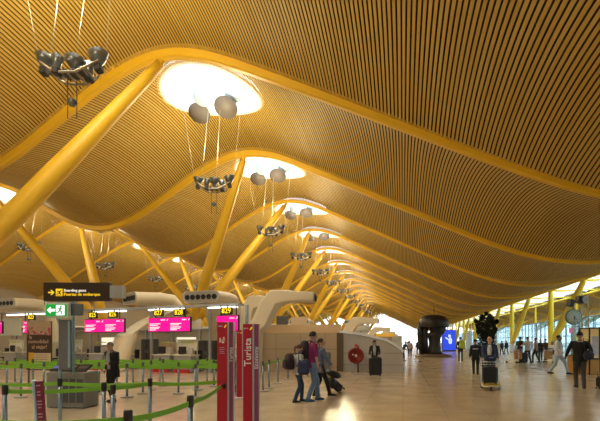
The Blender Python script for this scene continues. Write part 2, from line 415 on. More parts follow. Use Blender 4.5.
# hanging luminaires
BOWL = mat('lamp_reflector', (.20, .22, .24), .3, .8); LENS = mat('lamp_lens', (.2, .55, .9), .1, 0, emit=.6, ecol=(.2, .6, 1)); LAMPB = mat('lamp_housing', (.035, .035, .04), .5)
ARM = mat('luminaire_frame', (.40, .34, .25), .5, .3)
CAB = mat('steel_cable', (.55, .5, .42), .5, .2)
def luminaire(label, loc):
    t = thing('hanging_luminaire', label, 'lamp', loc, .2, 'luminaires hanging under the skylights')
    m = MB()
    for y in (-.28, .28):
        m.tube([(-.82, y * .5, .05), (-.5, y, -.22), (-.25, y, -.33), (.25, y, -.33), (.5, y, -.22), (.82, y * .5, .05)], .035, 6)
    for x, z in ((-.5, -.22), (-.25, -.33), (0, -.33), (.25, -.33), (.5, -.22)): m.tube([(x, -.28, z), (x, .28, z)], .03, 6)
    m.build('frame', ARM, t)
    for x, y, z, tl in ((-.78, 0, .12, .15), (0, .12, .12, 0), (.76, 0, .16, -.15), (-.3, -.2, -.02, .2), (.35, .25, .05, -.1)):
        big = abs(x) > .5 or x == 0
        M = Matrix.Rotation(tl, 3, 'Y'); r = .27 if big else .16
        m = MB(); m.lathe([(.05, -.18), (.10, -.12), (r * .7, .0), (r, .17), (r - .015, .17), (r * .66, .02), (.06, -.08), (0, -.08)], (x, y, z), 20, 0, M)
        b = m.build('reflector', BOWL, t)
        m = MB(); m.lathe([(0, -.02), (r * .55, 0), (0, .02)], (x, y, z), 14, 0, M); m.build('lens', LENS, b)
        m = MB(); m.bbox((x, y - .02, z - .26), (.2, .24, .2), .03, 0, M); m.build('lamp_housing', LAMPB, t)
    for x, z in ((-.32, -.24), (-.1, -.26), (.12, -.26), (.34, -.22)):
        m = MB(); m.bbox((x, -.05, z), (.16, .34, .14), .02); m.build('lamp_housing', LAMPB, t)
    m = MB()
    for x, x2, y2 in ((-.95, -1.5, -.3), (-.62, -.3, .2), (.95, 1.4, -.3), (.1, .1, .8)):
        m.tube([(x, 0, .2), (x2, y2, 4.0)], .007, 5)
    m.build('suspension_cable', CAB, t)
    m = MB()
    for x in (-.13, .13): m.tube([(x, 0, -.3), (x, 0, -1.45)], .012, 5)
    m.build('drop_rod', LAMPB, t)
    m = MB(); m.sphere((0, 0, -1.0), .12, 14); m.build('ball', BOWL, t)
    return t
L0 = None
for xi, xc in enumerate((-8.9, -29.4)):
    for k in range(0, 13):
        lab = f'dark bowl-shaped luminaire hanging on cables under the {"main" if xi == 0 else "farther left"} vault, {NTH[k]} one'
        loc = (xc, gy(k) + 4.0, 9.2)
        if L0 is None: L0 = luminaire(lab, loc)
        else: dup(L0, loc, .2, lab)
# ================================================================== CHECK-IN AREA
MAG = mat('magenta_screen', (.85, 0, .27), .3, emit=.95, ecol=(.90, 0, .26)); TXT = mat('screen_text', (.95, .9, .95), .4, emit=.8, ecol=(1, .85, .92))
YTX = mat('yellow_digits', (1, .75, .02), .4, emit=.9); LITE = mat('fluorescent_tube', (.95, .95, .9), .4, emit=3)
PALE = mat('pale_panel', (.62, .62, .52), .4, noise=.05); REDS = mat('red_plinth', (.5, .02, .02), .4)
GREENB = mat('green_webbing', (.19, .47, .03), .55, noise=.05); LIMEP = mat('lime_panel', (.42, .55, .08), .5)
A_ = at(228, 19.5); B_ = at(33, 24.7); DV = (A_ - B_).normalized(); DN = Vector((DV.y, -DV.x, 0)); DRZ = math.atan2(DV.y, DV.x)
def desk_pt(px, off=0.0):           # where the line of sight at px meets the desk line, moved back by off
    a = at(px, 1.0); t = (A_.x * DV.y - A_.y * DV.x) / (a.x * DV.y - a.y * DV.x); return a * t - DN * off
def dloc(px): p = desk_pt(px); return (p - A_).dot(DV)
# counters in one row, each number its own counter
nums = [(-18, '821'), (8, '822'), (33, '823'), (66, '824'), (94, '825'), (115, '826'), (160, '827'), (181, '828'), (228, '829')]
for i, (px, num) in enumerate(nums):
    p = desk_pt(px, .2); p.z = 0
    t = thing('check_in_counter', f'check-in counter with monitor, pale top and red plinth under sign {num}', 'counter', p, DRZ, 'check-in counters')
    m = MB(); m.bbox((0, .3, .45), (1.05, .7, .78), .03); m.build('body', GREY, t)
    m = MB(); m.box((0, -.08, .09), (.95, .1, .18)); m.build('plinth', REDS, t)
    m = MB(); m.bbox((0, .28, .87), (1.15, .8, .06), .02); m.build('worktop', PALE, t)
    if num in ('821', '824', '826', '829', '828') or i % 2:
        m = MB(); m.prism([(0.3, 1.1), (.42, 1.1), (.42, 1.62), (.36, 1.62)], -.62, .62, axis='x'); m.box((0, .35, 1.64), (1.3, .2, .04)); m.box((-.6, .36, .95), (.04, .04, .4)); m.box((.6, .36, .95), (.04, .04, .4))
        m.build('screen_panel', PALE, t)
    m = MB(); m.box((0, .345, 1.50), (.8, .03, .05)); m.build('strip', LIMEP, t)
    m = MB(); m.bbox((-.25, .3, 1.12), (.46, .06, .36), .02); m.box((-.25, .32, .93), (.06, .05, .1)); m.bbox((-.25, .3, .905), (.24, .2, .02), .005); m.build('monitor', BLACK, t)
    m = MB(); m.bbox((.28, .32, 1.08), (.3, .3, .34), .04); m.build('printer', mat('printer_beige', (.45, .42, .36), .5), t)
    c = thing('office_chair', f'dark office chair behind the check-in counter under sign {num}', 'chair', desk_pt(px, 1.35) , DRZ + .4 * math.sin(i * 2), 'chairs behind the check-in counters')
    m = MB(); m.bbox((0, 0, .48), (.46, .44, .08), .03); m.build('seat', BLACK, c)
    m = MB(); m.bbox((0, .24, .85), (.42, .07, .5), .03); m.build('backrest', BLACK, c)
    m = MB(); m.tube([(0, 0, .08), (0, 0, .46)], .03, 8)
    for a in range(5): m.tube([(0, 0, .09), (.27 * math.cos(a * 1.257), .27 * math.sin(a * 1.257), .04)], .022, 6)
    m.build('base', DGREY, c)
# overhead gantry with lit tubes, screens and number signs
g0, g1 = dloc(-30), dloc(236)
gan = thing('sign_gantry', 'grey overhead gantry carrying screens above the check-in counters', 'gantry', (A_.x, A_.y, 0), DRZ)
m = MB(); m.box(((g0 + g1) / 2, .35, 3.3), (g1 - g0, .12, .1)); m.box(((g0 + g1) / 2, .75, 3.3), (g1 - g0, .12, .1))
for i in range(18): m.box((g0 + (g1 - g0) * i / 17, .55, 3.3), (.05, .4, .06))
m.build('beam', GREY, gan)
for px in (-28, 22, 78, 140, 200, 238):
    m = MB(); m.box((dloc(px), .9, 1.65), (.12, .12, 3.3)); m.build('post', GREY, gan)
for a, b in ((5, 45), (92, 124), (147, 183), (207, 236)):
    m = MB(); m.box(((dloc(a) + dloc(b)) / 2, .2, 3.16), (dloc(b) - dloc(a), .1, .07)); m.build('light_tube', LITE, gan)
def screen(pa, pb, za, zb, label, cols):
    x0, x1 = dloc(pa), dloc(pb); cx_ = (x0 + x1) / 2; p = A_ + DV * cx_
    t = thing('display_screen', label, 'screen', (p.x, p.y, 0), DRZ, 'magenta screens over the counters'); W_ = x1 - x0
    m = MB(); m.bbox((0, .06, (za + zb) / 2), (W_, .12, zb - za), .02)
    for dx in (-W_ * .35, W_ * .35): m.box((dx, .1, (zb + 3.25) / 2), (.04, .04, 3.25 - zb))
    m.build('housing', BLACK, t)
    m = MB(); m.box((0, -.012, (za + zb) / 2), (W_ - .08, .02, zb - za - .08)); m.build('screen', MAG, t)
    w_ = W_ / cols; H_ = zb - za
    for c_ in range(cols):
        cx2 = -W_ / 2 + w_ * (c_ + .5)
        text('logo', 'IBERIA', .1, t, (cx2 + w_ * .22, -.025, zb - H_ * .19), (PI / 2, 0, 0), TXT, .001)
        m = MB(); m.prism([(cx2 + w_ * .40, zb - H_ * .24), (cx2 + w_ * .44, zb - H_ * .24), (cx2 + w_ * .48, zb - H_ * .12), (cx2 + w_ * .45, zb - H_ * .12)], -.026, -.023, axis='y'); m.build('emblem', TXT, t)
        m = MB()
        for j, (lx, zz_) in enumerate(((.52, .44), (.40, .53), (.50, .67), (.44, .76), (.3, .85))):
            lw = w_ * lx; m.box((cx2 - w_ * .42 + lw / 2, -.024, zb - H_ * zz_), (lw, .004, .035))
        m.build('text_lines', TXT, t)
    return t
screen(85.5, 125.5, 2.02, 2.76, 'wide magenta display screen under signs 825 and 826', 2)
screen(149.5, 191.5, 2.02, 2.76, 'wide magenta display screen under signs 827 and 828', 2)
screen(217.5, 239.5, 2.02, 2.78, 'narrow magenta display screen under sign 829', 1)
screen(-9, 3, 2.02, 2.78, 'magenta display screen cut by the left edge of the picture', 1)
screen(24, 28.5, 2.02, 2.78, 'sliver of magenta display screen beside the brown poster', 1)
for px, s_ in ((33, '823'), (94.5, '825'), (114.5, '826'), (160, '827'), (180.5, '828'), (228, '829')):
    p = A_ + DV * dloc(px)
    t = thing('number_sign', f'black hanging sign with yellow digits {s_}', 'sign', (p.x, p.y, 0), DRZ, 'yellow number signs over the counters')
    m = MB(); m.bbox((0, -.02, 2.97), (.62, .08, .34), .01); m.box((0, .05, 3.18), (.04, .04, .14)); m.build('board', BLACK, t)
    text('digits', s_, .34, t, (0, -.064, 2.97), (PI / 2, 0, 0), YTX, .003)
# back-of-house wall behind the counters
bw = thing('partition_wall', 'long grey-beige service partition behind the check-in counters', 'partition', (A_.x, A_.y, 0), DRZ)
m = MB(); m.box(((g0 + g1) / 2 - 6, 5.5, 1.15), (g1 - g0 + 14, .15, 2.3)); m.build('wall_panel', mat('partition_grey', (.34, .30, .22), .6, noise=.1, nscale=.6), bw)
m = MB()
for i in range(14): m.box((g0 - 8 + i * 2.2, 5.38, 1.15), (.08, .1, 2.3))
m.box(((g0 + g1) / 2 - 6, 5.38, 2.3), (g1 - g0 + 14, .16, .1)); m.build('frame', GREY, bw)
m = MB()
for i in range(0, 14, 3): m.box((g0 - 6.9 + i * 2.2, 5.4, 1.55), (1.5, .03, .5))
m.build('lit_window', mat('pale_light', (.9, .88, .7), .4, emit=.8), bw)
# cabinets behind the counters
for i, (px, off, w_, h_, c_) in enumerate(((20, 2.8, 1.6, 1.5, PALE), (75, 3.0, 1.2, 1.3, GREY), (140, 2.6, 1.4, 1.5, BEIGE), (203, 3.0, 1.6, 1.35, PALE), (108, 3.2, .9, 1.7, DGREY), (170, 3.3, 1.0, 1.6, DGREY))):
    p = desk_pt(px, off)
    t = thing('storage_cabinet', f'{["pale", "grey", "beige", "pale", "tall dark", "tall dark"][i]} cabinet behind the counters {["near the brown poster", "left of the dark-suited man", "beside the slanting duct", "left of the red totems", "behind screen 826", "behind screens 827 and 828"][i]}', 'cabinet', (p.x, p.y, 0), DRZ)
    m = MB(); m.bbox((0, 0, h_ / 2), (w_, .5, h_), .03); m.build('body', c_, t)
    for s2 in (-1, 1):
        m = MB(); m.bbox((s2 * w_ / 4, -.26, h_ / 2), (w_ / 2 - .03, .03, h_ - .1), .01); d_ = m.build('door', c_, t)
        m = MB(); m.tube([(s2 * .06, -.3, h_ * .5), (s2 * .06, -.3, h_ * .62)], .012, 6); m.build('handle', STEEL, d_)

# ------------------------------------------------------------------ air ducts
HOLE = mat('nozzle_black', (.01, .01, .01), .6)
def stadium(w_, h_, n=8):
    r = h_ / 2; P = []
    for i in range(n + 1): a = -PI / 2 + PI * i / n; P.append((w_ / 2 - r + r * math.cos(a), r * math.sin(a)))
    for i in range(n + 1): a = PI / 2 + PI * i / n; P.append((-w_ / 2 + r + r * math.cos(a), r * math.sin(a)))
    return P
def rrect(w_, h_, r, n=4):
    P = []
    for (cx_, cy_, a0) in ((w_ / 2 - r, -h_ / 2 + r, -PI / 2), (w_ / 2 - r, h_ / 2 - r, 0), (-w_ / 2 + r, h_ / 2 - r, PI / 2), (-w_ / 2 + r, -h_ / 2 + r, PI)):
        for i in range(n + 1): a = a0 + PI / 2 * i / n; P.append((cx_ + r * math.cos(a), cy_ + r * math.sin(a)))
    return P
def duct(label, loc, rz, arm=2.6, W_=2.1, face=True, zt=3.75, leg_back=1.0, h1=.62, foot=2.0, hs=1.0):
    sec = stadium if face else (lambda a, b: rrect(a, b, .07))
    # local: outlet faces -Y, leg stands behind; cross-section is a stadium
    t = thing('air_duct', label, 'air duct', loc, rz, 'beige air ducts')
    path = [((0, 0, zt), h1, 0), ((0, .6, zt + .02), h1 * 1.03, 0), ((0, arm * .6, zt + .04), h1 * (1.1 if face else 1.35), 0), ((0, arm * .88, zt - .03), h1 * (1.15 if face else 1.75), .35), ((0, arm * 1.03, zt - .45), h1 * (1.2 if face else 1.8), .85), ((0, arm + leg_back * .45, zt - 1.1), h1 * (1.15 if face else 1.7), 1.12), ((0, arm + leg_back * .8, foot), h1 * 1.5, 1.2), ((0, arm + leg_back, 0), h1 * 1.5, 1.35)]
    R = []
    for (c_, h_, a) in path:
        up = Vector((0, math.sin(a), math.cos(a)))
        R.append([Vector(c_) + Vector((1, 0, 0)) * x + up * y for x, y in sec(W_, h_)])
    m = MB(); m.rings(R, smooth=False); m.build('body', BEIGE2, t)
    ring = [[(x * s, y_, zt + z * s) for x, z in sec(W_, h1)] for s, y_ in ((1.0, .0), (1.03, -.05), (.93, -.06), (.9, .05))]
    m = MB(); m.rings([[(x, y, z) for x, y, z in r] for r in ring], cap=False); m.build('rim', mat('duct_rim', (.5, .46, .38), .4), t)
    m = MB(); m.prism([(x * .93, zt + z * .9) for x, z in sec(W_, h1)], -.02, .0, axis='y'); pl = m.build('face_plate', mat('duct_plate', (.38, .36, .32), .5) if face else DGREY, t)
    for i in range(6):
        x = (i - 2.5) * W_ * .145; m = MB(); M = Matrix.Rotation(PI / 2, 3, 'X')
        m.lathe([(0, .0), (.09, .0), (.10, .035), (.13, .045), (.135, .0)], (x, -.03, zt), 16, 0, M); m.build('nozzle', HOLE, t)
    return t
def dplace(px, py, d): p = at(px, d); return (p.x, p.y, 0), zz(py, d)
for px, py, d, rz, W_, lab in ((4, 303.5, 26.5, -.2, 2.6, 'beige air duct with six round nozzles above counter 822'),
                           (131, 298.5, 22.8, -.6, 1.95, 'beige air duct with six round nozzles and slanting leg between counters 826 and 827'),
                           (202, 297, 22.0, -.1, 2.25, 'beige air duct with six round nozzles left of sign 829')):
    l_, z_ = dplace(px, py, d); duct(lab, l_, rz, 2.2 if px != 131 else 2.4, W_, True, z_, .7 if px != 131 else -3.2)
l_, z_ = dplace(315, 297.5, 18.6); duct('large beige air duct with its arm reaching right above the island wall', l_, PI / 2 + .12, 2.0, 1.2, False, z_, .8, .38, 2.1)
l_, z_ = dplace(283, 302.5, 21.5); duct('beige air duct behind the large one, beside sign 829', l_, PI / 2 + .2, 1.7, 1.2, False, z_, .1, .40, 2.1)
for j, (px, py, d) in enumerate(((379, 321, 40), (391, 329.5, 62), (396, 333, 85), (399, 335, 110))):
    l_, z_ = dplace(px, py, d); duct('beige air duct with arm reaching right far down the hall, ' + NTH[j] + ' one', l_, PI / 2, 2.4, 1.6, False, z_, 1.0, .5)
for j, (px, d) in enumerate(((300, 40), (250, 48), (352, 60), (190, 52))):
    l_, z_ = dplace(px, 322, d); duct('six-hole beige duct in the far counter area, ' + ['behind the beige island', 'seen above the red totems', 'left of the long row of struts', 'between the left struts'][j], l_, 0, 2.2, 2.0, True, z_, .7)

# ------------------------------------------------------------------ island with pale sloping end
ys = 20.6
I0, I1 = at(253, 22.4), at(342, 21.8); I2 = at(404, 21.4)
isl = thing('service_island', 'beige service island with a sloping pale end beside the red hose reel', 'counter', (I0.x, I0.y, 0), math.atan2(I1.y - I0.y, I1.x - I0.x))
L1 = (I1 - I0).length; L2 = L1 + (I2 - I1).length
DP = 3.0
m = MB(); m.box((L1 / 2, DP / 2, 1.0), (L1, DP, 2.0)); m.build('wall', BEIGE, isl)
m = MB(); m.box((L1 / 2, .35, 2.22), (L1, .7, .44)); m.build('fascia', mat('light_fascia', (.80, .58, .34), .4), isl)
m = MB()
for x in (1.3, 2.6, 3.9): m.box((x, -.006, 1.0), (.015, .01, 1.9))
m.box((L1 / 2, -.006, 1.15), (L1, .01, .015)); m.build('panel_joint', DGREY, isl)
m = MB(); m.prism([(L1, 0), (L2, 0), (L2, .95), (L2 - .35, 1.25), (L2 - .9, 1.55), (L1 + 1.0, 1.85), (L1, 1.98)], 0, DP, axis='y'); m.build('end_panel', mat('cool_grey_panel', (.50, .47, .43), .35, noise=.05), isl)
m = MB(); pr = [(L1 - .1, 2.0), (L1 + 1.0, 1.87), (L2 - .9, 1.57), (L2 - .35, 1.27), (L2, .97)]
m.prism(pr + [(a + .04, b + .13) for a, b in pr[::-1]], -.06, DP + .05, axis='y'); m.build('sloping_cap', mat('white_cap', (.85, .87, .9), .15), isl)
m = MB()
for z in (.35, .95): m.box(((L1 + L2) / 2, -.008, z), (L2 - L1, .012, .015))
m.box((L1 + 1.6, -.008, .75), (.015, .012, 1.5)); m.build('panel_joint', DGREY, isl)
m = MB(); m.box((L1 - .05, -.02, 1.0), (.34, .05, 2.0)); m.build('corner_post', mat('dark_corner', (.12, .09, .06), .5), isl)
lowr = MB(); lowr.box((3.5, -.01, .5), (1.4, .02, 1.0)); lowr.build('grille', mat('grille_grey', (.2, .2, .18), .5), isl)
# goods and signs on and behind the island
rnd = random.Random(3)
for j in range(16):
    x = L1 - .2 + j * .155 - 1.0 * (j > 11); v = Vector((math.cos(isl.rotation_euler.z), math.sin(isl.rotation_euler.z), 0)); n_ = Vector((-v.y, v.x, 0))
    col = [('red', (.6, .03, .03)), ('yellow', (.8, .55, .02)), ('white', (.8, .8, .78)), ('blue', (.05, .15, .5)), ('magenta', (.7, .02, .3)), ('brown', (.3, .12, .04))][j % 6]
    p = I0 + v * (.4 + j * .42) + n_ * 2.2; h_ = .16 + .14 * rnd.random(); zb = 2.0 if .4 + j * .42 < L1 else 2.0 - (.4 + j * .42 - L1) * .30
    if .4 + j * .42 > L2 - .6: break
    m = MB(); m.bbox((0, 0, h_ / 2), (.24, .18, h_), .015)
    t = thing('display_box', f'small {col[0]} box on top of the island, {["far left end", "left end", "left half", "left of its middle", "left of its middle, by the fascia", "middle", "right of its middle", "above the left backpack wearer", "above the tall man", "by the corner post", "right of the corner post", "above the hose reel", "right of the hose reel", "above the leaning person", "near the slope", "on the slope"][j]}', 'box', (p.x, p.y, zb + .001), isl.rotation_euler.z, 'boxes on the island')
    m.build('carton', mat('carton_' + col[0], col[1], .5), t)
    m = MB(); m.box((0, 0, h_ + .008), (.26, .2, .016)); m.build('lid', WHITE, t)
def wall_sign(px, py, d, w_, h_, m_, name, label, post=True, cat='sign'):
    p = at(px, d); z = zz(py, d); t = thing(name, label, cat, (p.x, p.y, 0), TH)
    m = MB(); m.bbox((0, 0, z), (w_, .12, h_), .01); m.build('panel', m_, t)
    m = MB(); m.box((0, .1, z / 2), (.07, .07, z)); m.build('post', GREY, t); return t
wall_sign(328, 329, 30, 1.5, .22, mat('magenta_sign', (.8, .01, .25), .4, emit=.6), 'lit_sign', 'long magenta lit sign above the island fascia')
wall_sign(300, 322, 34, 1.3, .8, BEIGE, 'equipment_rack', 'beige slatted equipment box behind the island', cat='rack')
wall_sign(283, 321, 34, .9, .8, DGREY, 'equipment_rack', 'dark equipment box behind the island beside the large duct', cat='rack')
wall_sign(362, 328, 44, 1.8, .6, PALE, 'lit_sign', 'pale sign panel on the far counter row')
wall_sign(386, 335, 60, 2.6, .5, mat('amber_sign', (.7, .4, .05), .4, emit=.4), 'lit_sign', 'amber lit sign far down the hall')
wall_sign(12, 327, 27, 1.3, 1.1, PALE, 'information_panel', 'pale panel behind counter 822')
def far_booth(px, d, w_, h_, c_, label):
    p = at(px, d); t = thing('check_in_booth', label, 'booth', (p.x, p.y, 0), TH)
    m = MB(); m.bbox((0, 0, h_ / 2), (w_, 2.0, h_), .05); m.build('body', c_, t)
    m = MB(); m.box((0, -1.02, h_ * .65), (w_ * .8, .04, h_ * .3)); m.build('window_panel', mat('booth_glass', (.6, .6, .55), .2), t)
    m = MB(); m.bbox((0, 0, h_ + .08), (w_ + .3, 2.3, .14), .03); m.build('roof_slab', WHITE, t)
for px, d, w_, h_, c_, lab in ((280, 38, 5, 2.9, BEIGE, 'beige booth behind the island under the left struts'), (345, 48, 5, 2.6, PALE, 'pale booth behind the hose reel side of the island'), (372, 64, 6, 2.5, BEIGE, 'beige booth far down the hall left of the bright end'),
                               (215, 36, 6, 2.6, BEIGE, 'beige booth behind the red totems'), (388, 90, 6, 2.5, PALE, 'pale booth near the bright end of the hall'), (30, 37, 9, 2.7, DGREY, 'dark booth far behind the exit sign'), (112, 44, 8, 2.6, BEIGE, 'beige booth far behind screens 825 to 828')):
    far_booth(px, d, w_, h_, c_, lab)

# hose reel
p = fl(357, 372.5); RED = mat('hose_red', (.26, .012, .012), .35, noise=.05)
t = thing('hose_reel', 'round dark red fire hose reel on a stand in front of the island', 'hose reel', (p.x, p.y - .05, 0), TH - .06)
M = Matrix.Rotation(PI / 2, 3, 'X')
m = MB(); m.lathe([(0, -.12), (.36, -.12), (.40, -.09), (.40, .09), (.36, .12), (.30, .12), (.28, .06), (0, .06)], (0, 0, .84), 32, 0, M); m.build('drum', RED, t)
m = MB(); m.lathe([(0, .0), (.075, .0), (.06, .05), (0, .06)], (.0, -.07, .84), 18, 0, M); m.build('hub', WHITE, t)
m = MB(); m.lathe([(0, .0), (.045, .0), (.03, .04), (0, .05)], (-.15, -.07, .90), 12, 0, M); m.build('valve_knob', WHITE, t)
m = MB(); m.tube([(-.17, .05, 0), (-.17, .05, .8)], .035, 8); m.build('leg', STEEL, t)
m = MB(); m.tube([(.12, .05, 0), (.12, .05, 1.35)], .05, 8); m.build('leg', mat('brown_post', (.16, .08, .04), .5), t)
m = MB(); m.box((.02, .02, 1.34), (.16, .02, .16)); m.build('notice', mat('notice_red', (.6, .1, .06), .5), t)

# ------------------------------------------------------------------ wayfinding sign, exit sign, kiosk
SBR = mat('sign_brown', (.028, .012, .004), .4); BLU = mat('blue_steel', (.26, .46, .58), .3, .3); GRN = mat('exit_green', (.0, .35, .05), .4, emit=.35, ecol=(0, .6, .08)); WTX = mat('lit_white', (1, 1, 1), .4, emit=.9); YT2 = mat('sign_yellow', (1, .68, .02), .5, emit=.55)
D = 9.8; k_ = D / F
def rel(px, base=79.0): return (px - base) * k_
pc = at(79, D); t = thing('wayfinding_sign', 'dark overhead sign with yellow arrow reading Puertas de embarque', 'sign', (pc.x, pc.y, 0), TH)
zc = zz(292, D)
m = MB(); m.bbox((0, 0, zc), (rel(112) - rel(46), .14, 18.5 * k_), .01); m.build('board', SBR, t)
m = MB(); m.box((rel(118.5), .02, zz(292, D)), (12.5 * k_, .2, 12 * k_)); m.build('end_box', GREY, t)
m = MB(); m.tube([(rel(45.3), .02, zz(305, D)), (rel(45.3), .02, zz(283, D))], .02, 6); m.build('side_bracket', GREY, t)
m = MB(); m.tube([(rel(58.5), .1, 0), (rel(58.5), .1, zz(284, D))], .03, 10); m.build('pole', BLU, t)
m = MB(); m.tube([(rel(72.5), .1, .8), (rel(72.5), .1, zz(284, D))], .03, 10); m.build('pole', BLU, t)
m = MB(); y = -.075
ax, az = rel(51), zz(292.8, D)
m.prism([(ax, az - .016), (ax + .09, az - .016), (ax + .05, az - .06), (ax + .085, az - .06), (ax + .145, az), (ax + .085, az + .06), (ax + .05, az + .06), (ax + .09, az + .016), (ax, az + .016)], y, y + .01, axis='y'); m.build('arrow', YT2, t)
m = MB(); m.box((rel(62), y, az), (.15, .01, .17)); ic = m.build('pictogram_panel', YT2, t)
m = MB(); c0, z0 = rel(62), az
for P in ([(-.055, -.05), (-.045, -.06), (.06, .04), (.05, .055)], [(-.01, -.01), (.03, -.055), (.045, -.045), (.02, .02)], [(.0, .01), (-.05, .02), (-.045, .035), (.02, .035)], [(-.06, -.065), (.06, -.065), (.06, -.072), (-.06, -.072)]):
    m.prism([(c0 + a, z0 + b) for a, b in P], y - .012, y - .006, axis='y')
m.build('plane_pictogram', SBR, ic)
text('lettering', 'Boarding gates', .088, t, (rel(66.5), y, az + .046), (PI / 2, 0, 0), mat('sign_white', (1, 1, 1), .5, emit=.5), .003, 'LEFT')
text('lettering', 'Puertas de embarque', .098, t, (rel(66.5), y, az - .045), (PI / 2, 0, 0), YT2, .003, 'LEFT')
pe = at(58, D - .25); ze = zz(310.3, D - .25); kk = (D - .25) / F
t = thing('exit_sign', 'green emergency exit sign with white arrow and running figure', 'sign', (pe.x, pe.y, 0), TH)
m = MB(); m.bbox((0, .04, ze), (23.5 * kk, .12, 15 * kk), .01); m.build('frame', mat('frame_alu', (.6, .62, .58), .4), t)
m = MB(); m.box((0, -.03, ze), (20.5 * kk, .02, 11.6 * kk)); m.build('green_panel', GRN, t)
m = MB(); ax = -.20
m.prism([(ax, ze), (ax + .08, ze + .075), (ax + .08, ze + .028), (ax + .18, ze + .028), (ax + .18, ze - .028), (ax + .08, ze - .028), (ax + .08, ze - .075)], -.05, -.042, axis='y'); m.build('arrow', WTX, t)
m = MB(); m.box((.10, -.045, ze), (.19, .006, .23)); m.build('door_pictogram', WTX, t)
m = MB(); fx = .10
m.lathe([(0, 0), (.022, 0), (.022, .006), (0, .006)], (fx + .02, -.052, ze + .075), 12, 0, Matrix.Rotation(PI / 2, 3, 'X'))
for a, b, w_ in (((.01, .05), (-.01, -.01), .03), ((-.01, -.01), (.04, -.04), .022), ((.04, -.04), (.03, -.09), .02), ((-.01, -.01), (-.05, -.05), .022), ((-.05, -.05), (-.09, -.05), .018), ((.01, .045), (.06, .01), .016), ((.01, .045), (-.05, .03), .016)):
    d_ = Vector((b[0] - a[0], b[1] - a[1])); n2 = Vector((-d_.y, d_.x)).normalized() * w_ / 2
    m.prism([(fx + a[0] + n2.x, ze + a[1] + n2.y), (fx + a[0] - n2.x, ze + a[1] - n2.y), (fx + b[0] - n2.x, ze + b[1] - n2.y), (fx + b[0] + n2.x, ze + b[1] + n2.y)], -.056, -.05, axis='y')
m.build('running_figure', mat('exit_green_dark', (0, .3, .04), .5, emit=.2), t)
# tall grey screen column on the kiosk
ps = at(66.5, D - .1)
t = thing('screen_column', 'tall narrow dark grey panel beside the blue pole above the kiosk', 'panel', (ps.x, ps.y, 0), TH)
m = MB(); m.bbox((0, 0, (zz(320, D) + .92) / 2), (.29, .06, zz(320, D) - .92), .01); m.build('panel', mat('slate_panel', (.13, .14, .15), .35), t)
m = MB(); m.box((.10, -.035, (zz(320, D) + .95) / 2), (.045, .02, zz(320, D) - 1.0)); m.build('edge_strip', BLU, t)
m = MB(); m.bbox((.22, 0, zz(310, D)), (.36, .08, .27), .01); m.build('top_panel', mat('slate', (.1, .13, .15), .4), t)
# kiosk
pk = at(74, 10.2); t = thing('self_service_kiosk', 'low grey self-service kiosk with tilted touch screens under the exit sign', 'kiosk', (pk.x, pk.y, 0), TH - .12)
m = MB(); m.bbox((0, 0, .43), (.98, .6, .86), .03); m.build('body', mat('kiosk_grey', (.22, .23, .21), .35, .2, noise=.08), t)
m = MB(); m.box((.15, -.305, .42), (.64, .02, .56)); m.build('front_panel', mat('kiosk_dark', (.07, .08, .09), .3), t)
m = MB()
for x in (-.05, .12, .3): m.box((x, -.318, .42), (.012, .012, .56))
m.build('panel_joint', GREY, t)
for x, c_ in ((-.3, (.1, .12, .5)), (.02, (.5, .25, .03)), (.33, (.05, .05, .06))):
    M = Matrix.Rotation(.45, 3, 'X'); m = MB(); m.bbox((x, -.08, .93), (.28, .34, .05), .01, 0, M); s_ = m.build('touch_screen', BLACK, t)
    m = MB(); m.box((x, -.10, .958), (.22, .12, .006), 0, M); m.build('glow', mat('screen_%d' % int(c_[0] * 100), c_, .3, emit=.4), s_)
# poster stand
pp = at(40.5, 15.0); kq = 15.0 / F; t = thing('poster_stand', 'brown poster panel with pink flowers and pale lettering under sign 823', 'poster', (pp.x, pp.y, 0), TH)
m = MB(); m.bbox((0, 0, (zz(321, 15) + zz(370, 15)) / 2), (25 * kq, .06, 49 * kq), .01); m.tube([(-.38, .0, 0), (-.38, 0, .7)], .03, 8); m.tube([(.38, .0, 0), (.38, 0, .7)], .03, 8); m.build('board', mat('poster_brown', (.055, .03, .018), .5), t)
m = MB(); m.box((0, -.036, zz(328, 15)), (24 * kq, .01, 13.5 * kq)); m.build('photo_area', mat('poster_tan', (.38, .27, .17), .6, noise=.25, nscale=5), t)
rr = random.Random(5)
m = MB()
for i in range(26):
    x = (rr.random() - .5) * .82; z = zz(333.5, 15) + (rr.random() - .35) * .22 * (1.5 if abs(x) > .2 else .6)
    m.lathe([(0, 0), (.02 + .035 * rr.random(), 0), (0, .006)], (x, -.044, z), 7, 0, Matrix.Rotation(PI / 2, 3, 'X'))
m.build('pink_flowers', mat('flower_pink', (.45, .05, .14), .6), t)
TANT = mat('poster_text', (.48, .33, .22), .6)
for s_, py, x in (('la', 337.2, -.3), ('comodidad', 341.6, -.02), ('al viajar?', 347, .02)): text('lettering', s_, .19, t, (x, -.038, zz(py, 15)), (PI / 2, 0, 0), TANT, .003, sx=.85)
m = MB(); m.box((.07, -.042, zz(361, 15)), (20 * kq, .02, 16 * kq)); m.build('notice_panel', mat('notice_cream', (.62, .52, .36), .6), t)
m = MB(); m.box((-.26, -.055, zz(359, 15)), (5 * kq, .02, 13 * kq)); m.build('yellow_tab', mat('tab_yellow', (.65, .36, .03), .6), t)
m = MB(); m.box((.22, -.056, zz(365.5, 15)), (.1, .01, .07))
for i in range(4): m.box((.1, -.056, zz(355 + 2.2 * i, 15)), (.42, .01, .012))
m.build('small_print', mat('print_brown', (.2, .12, .06), .6), t)
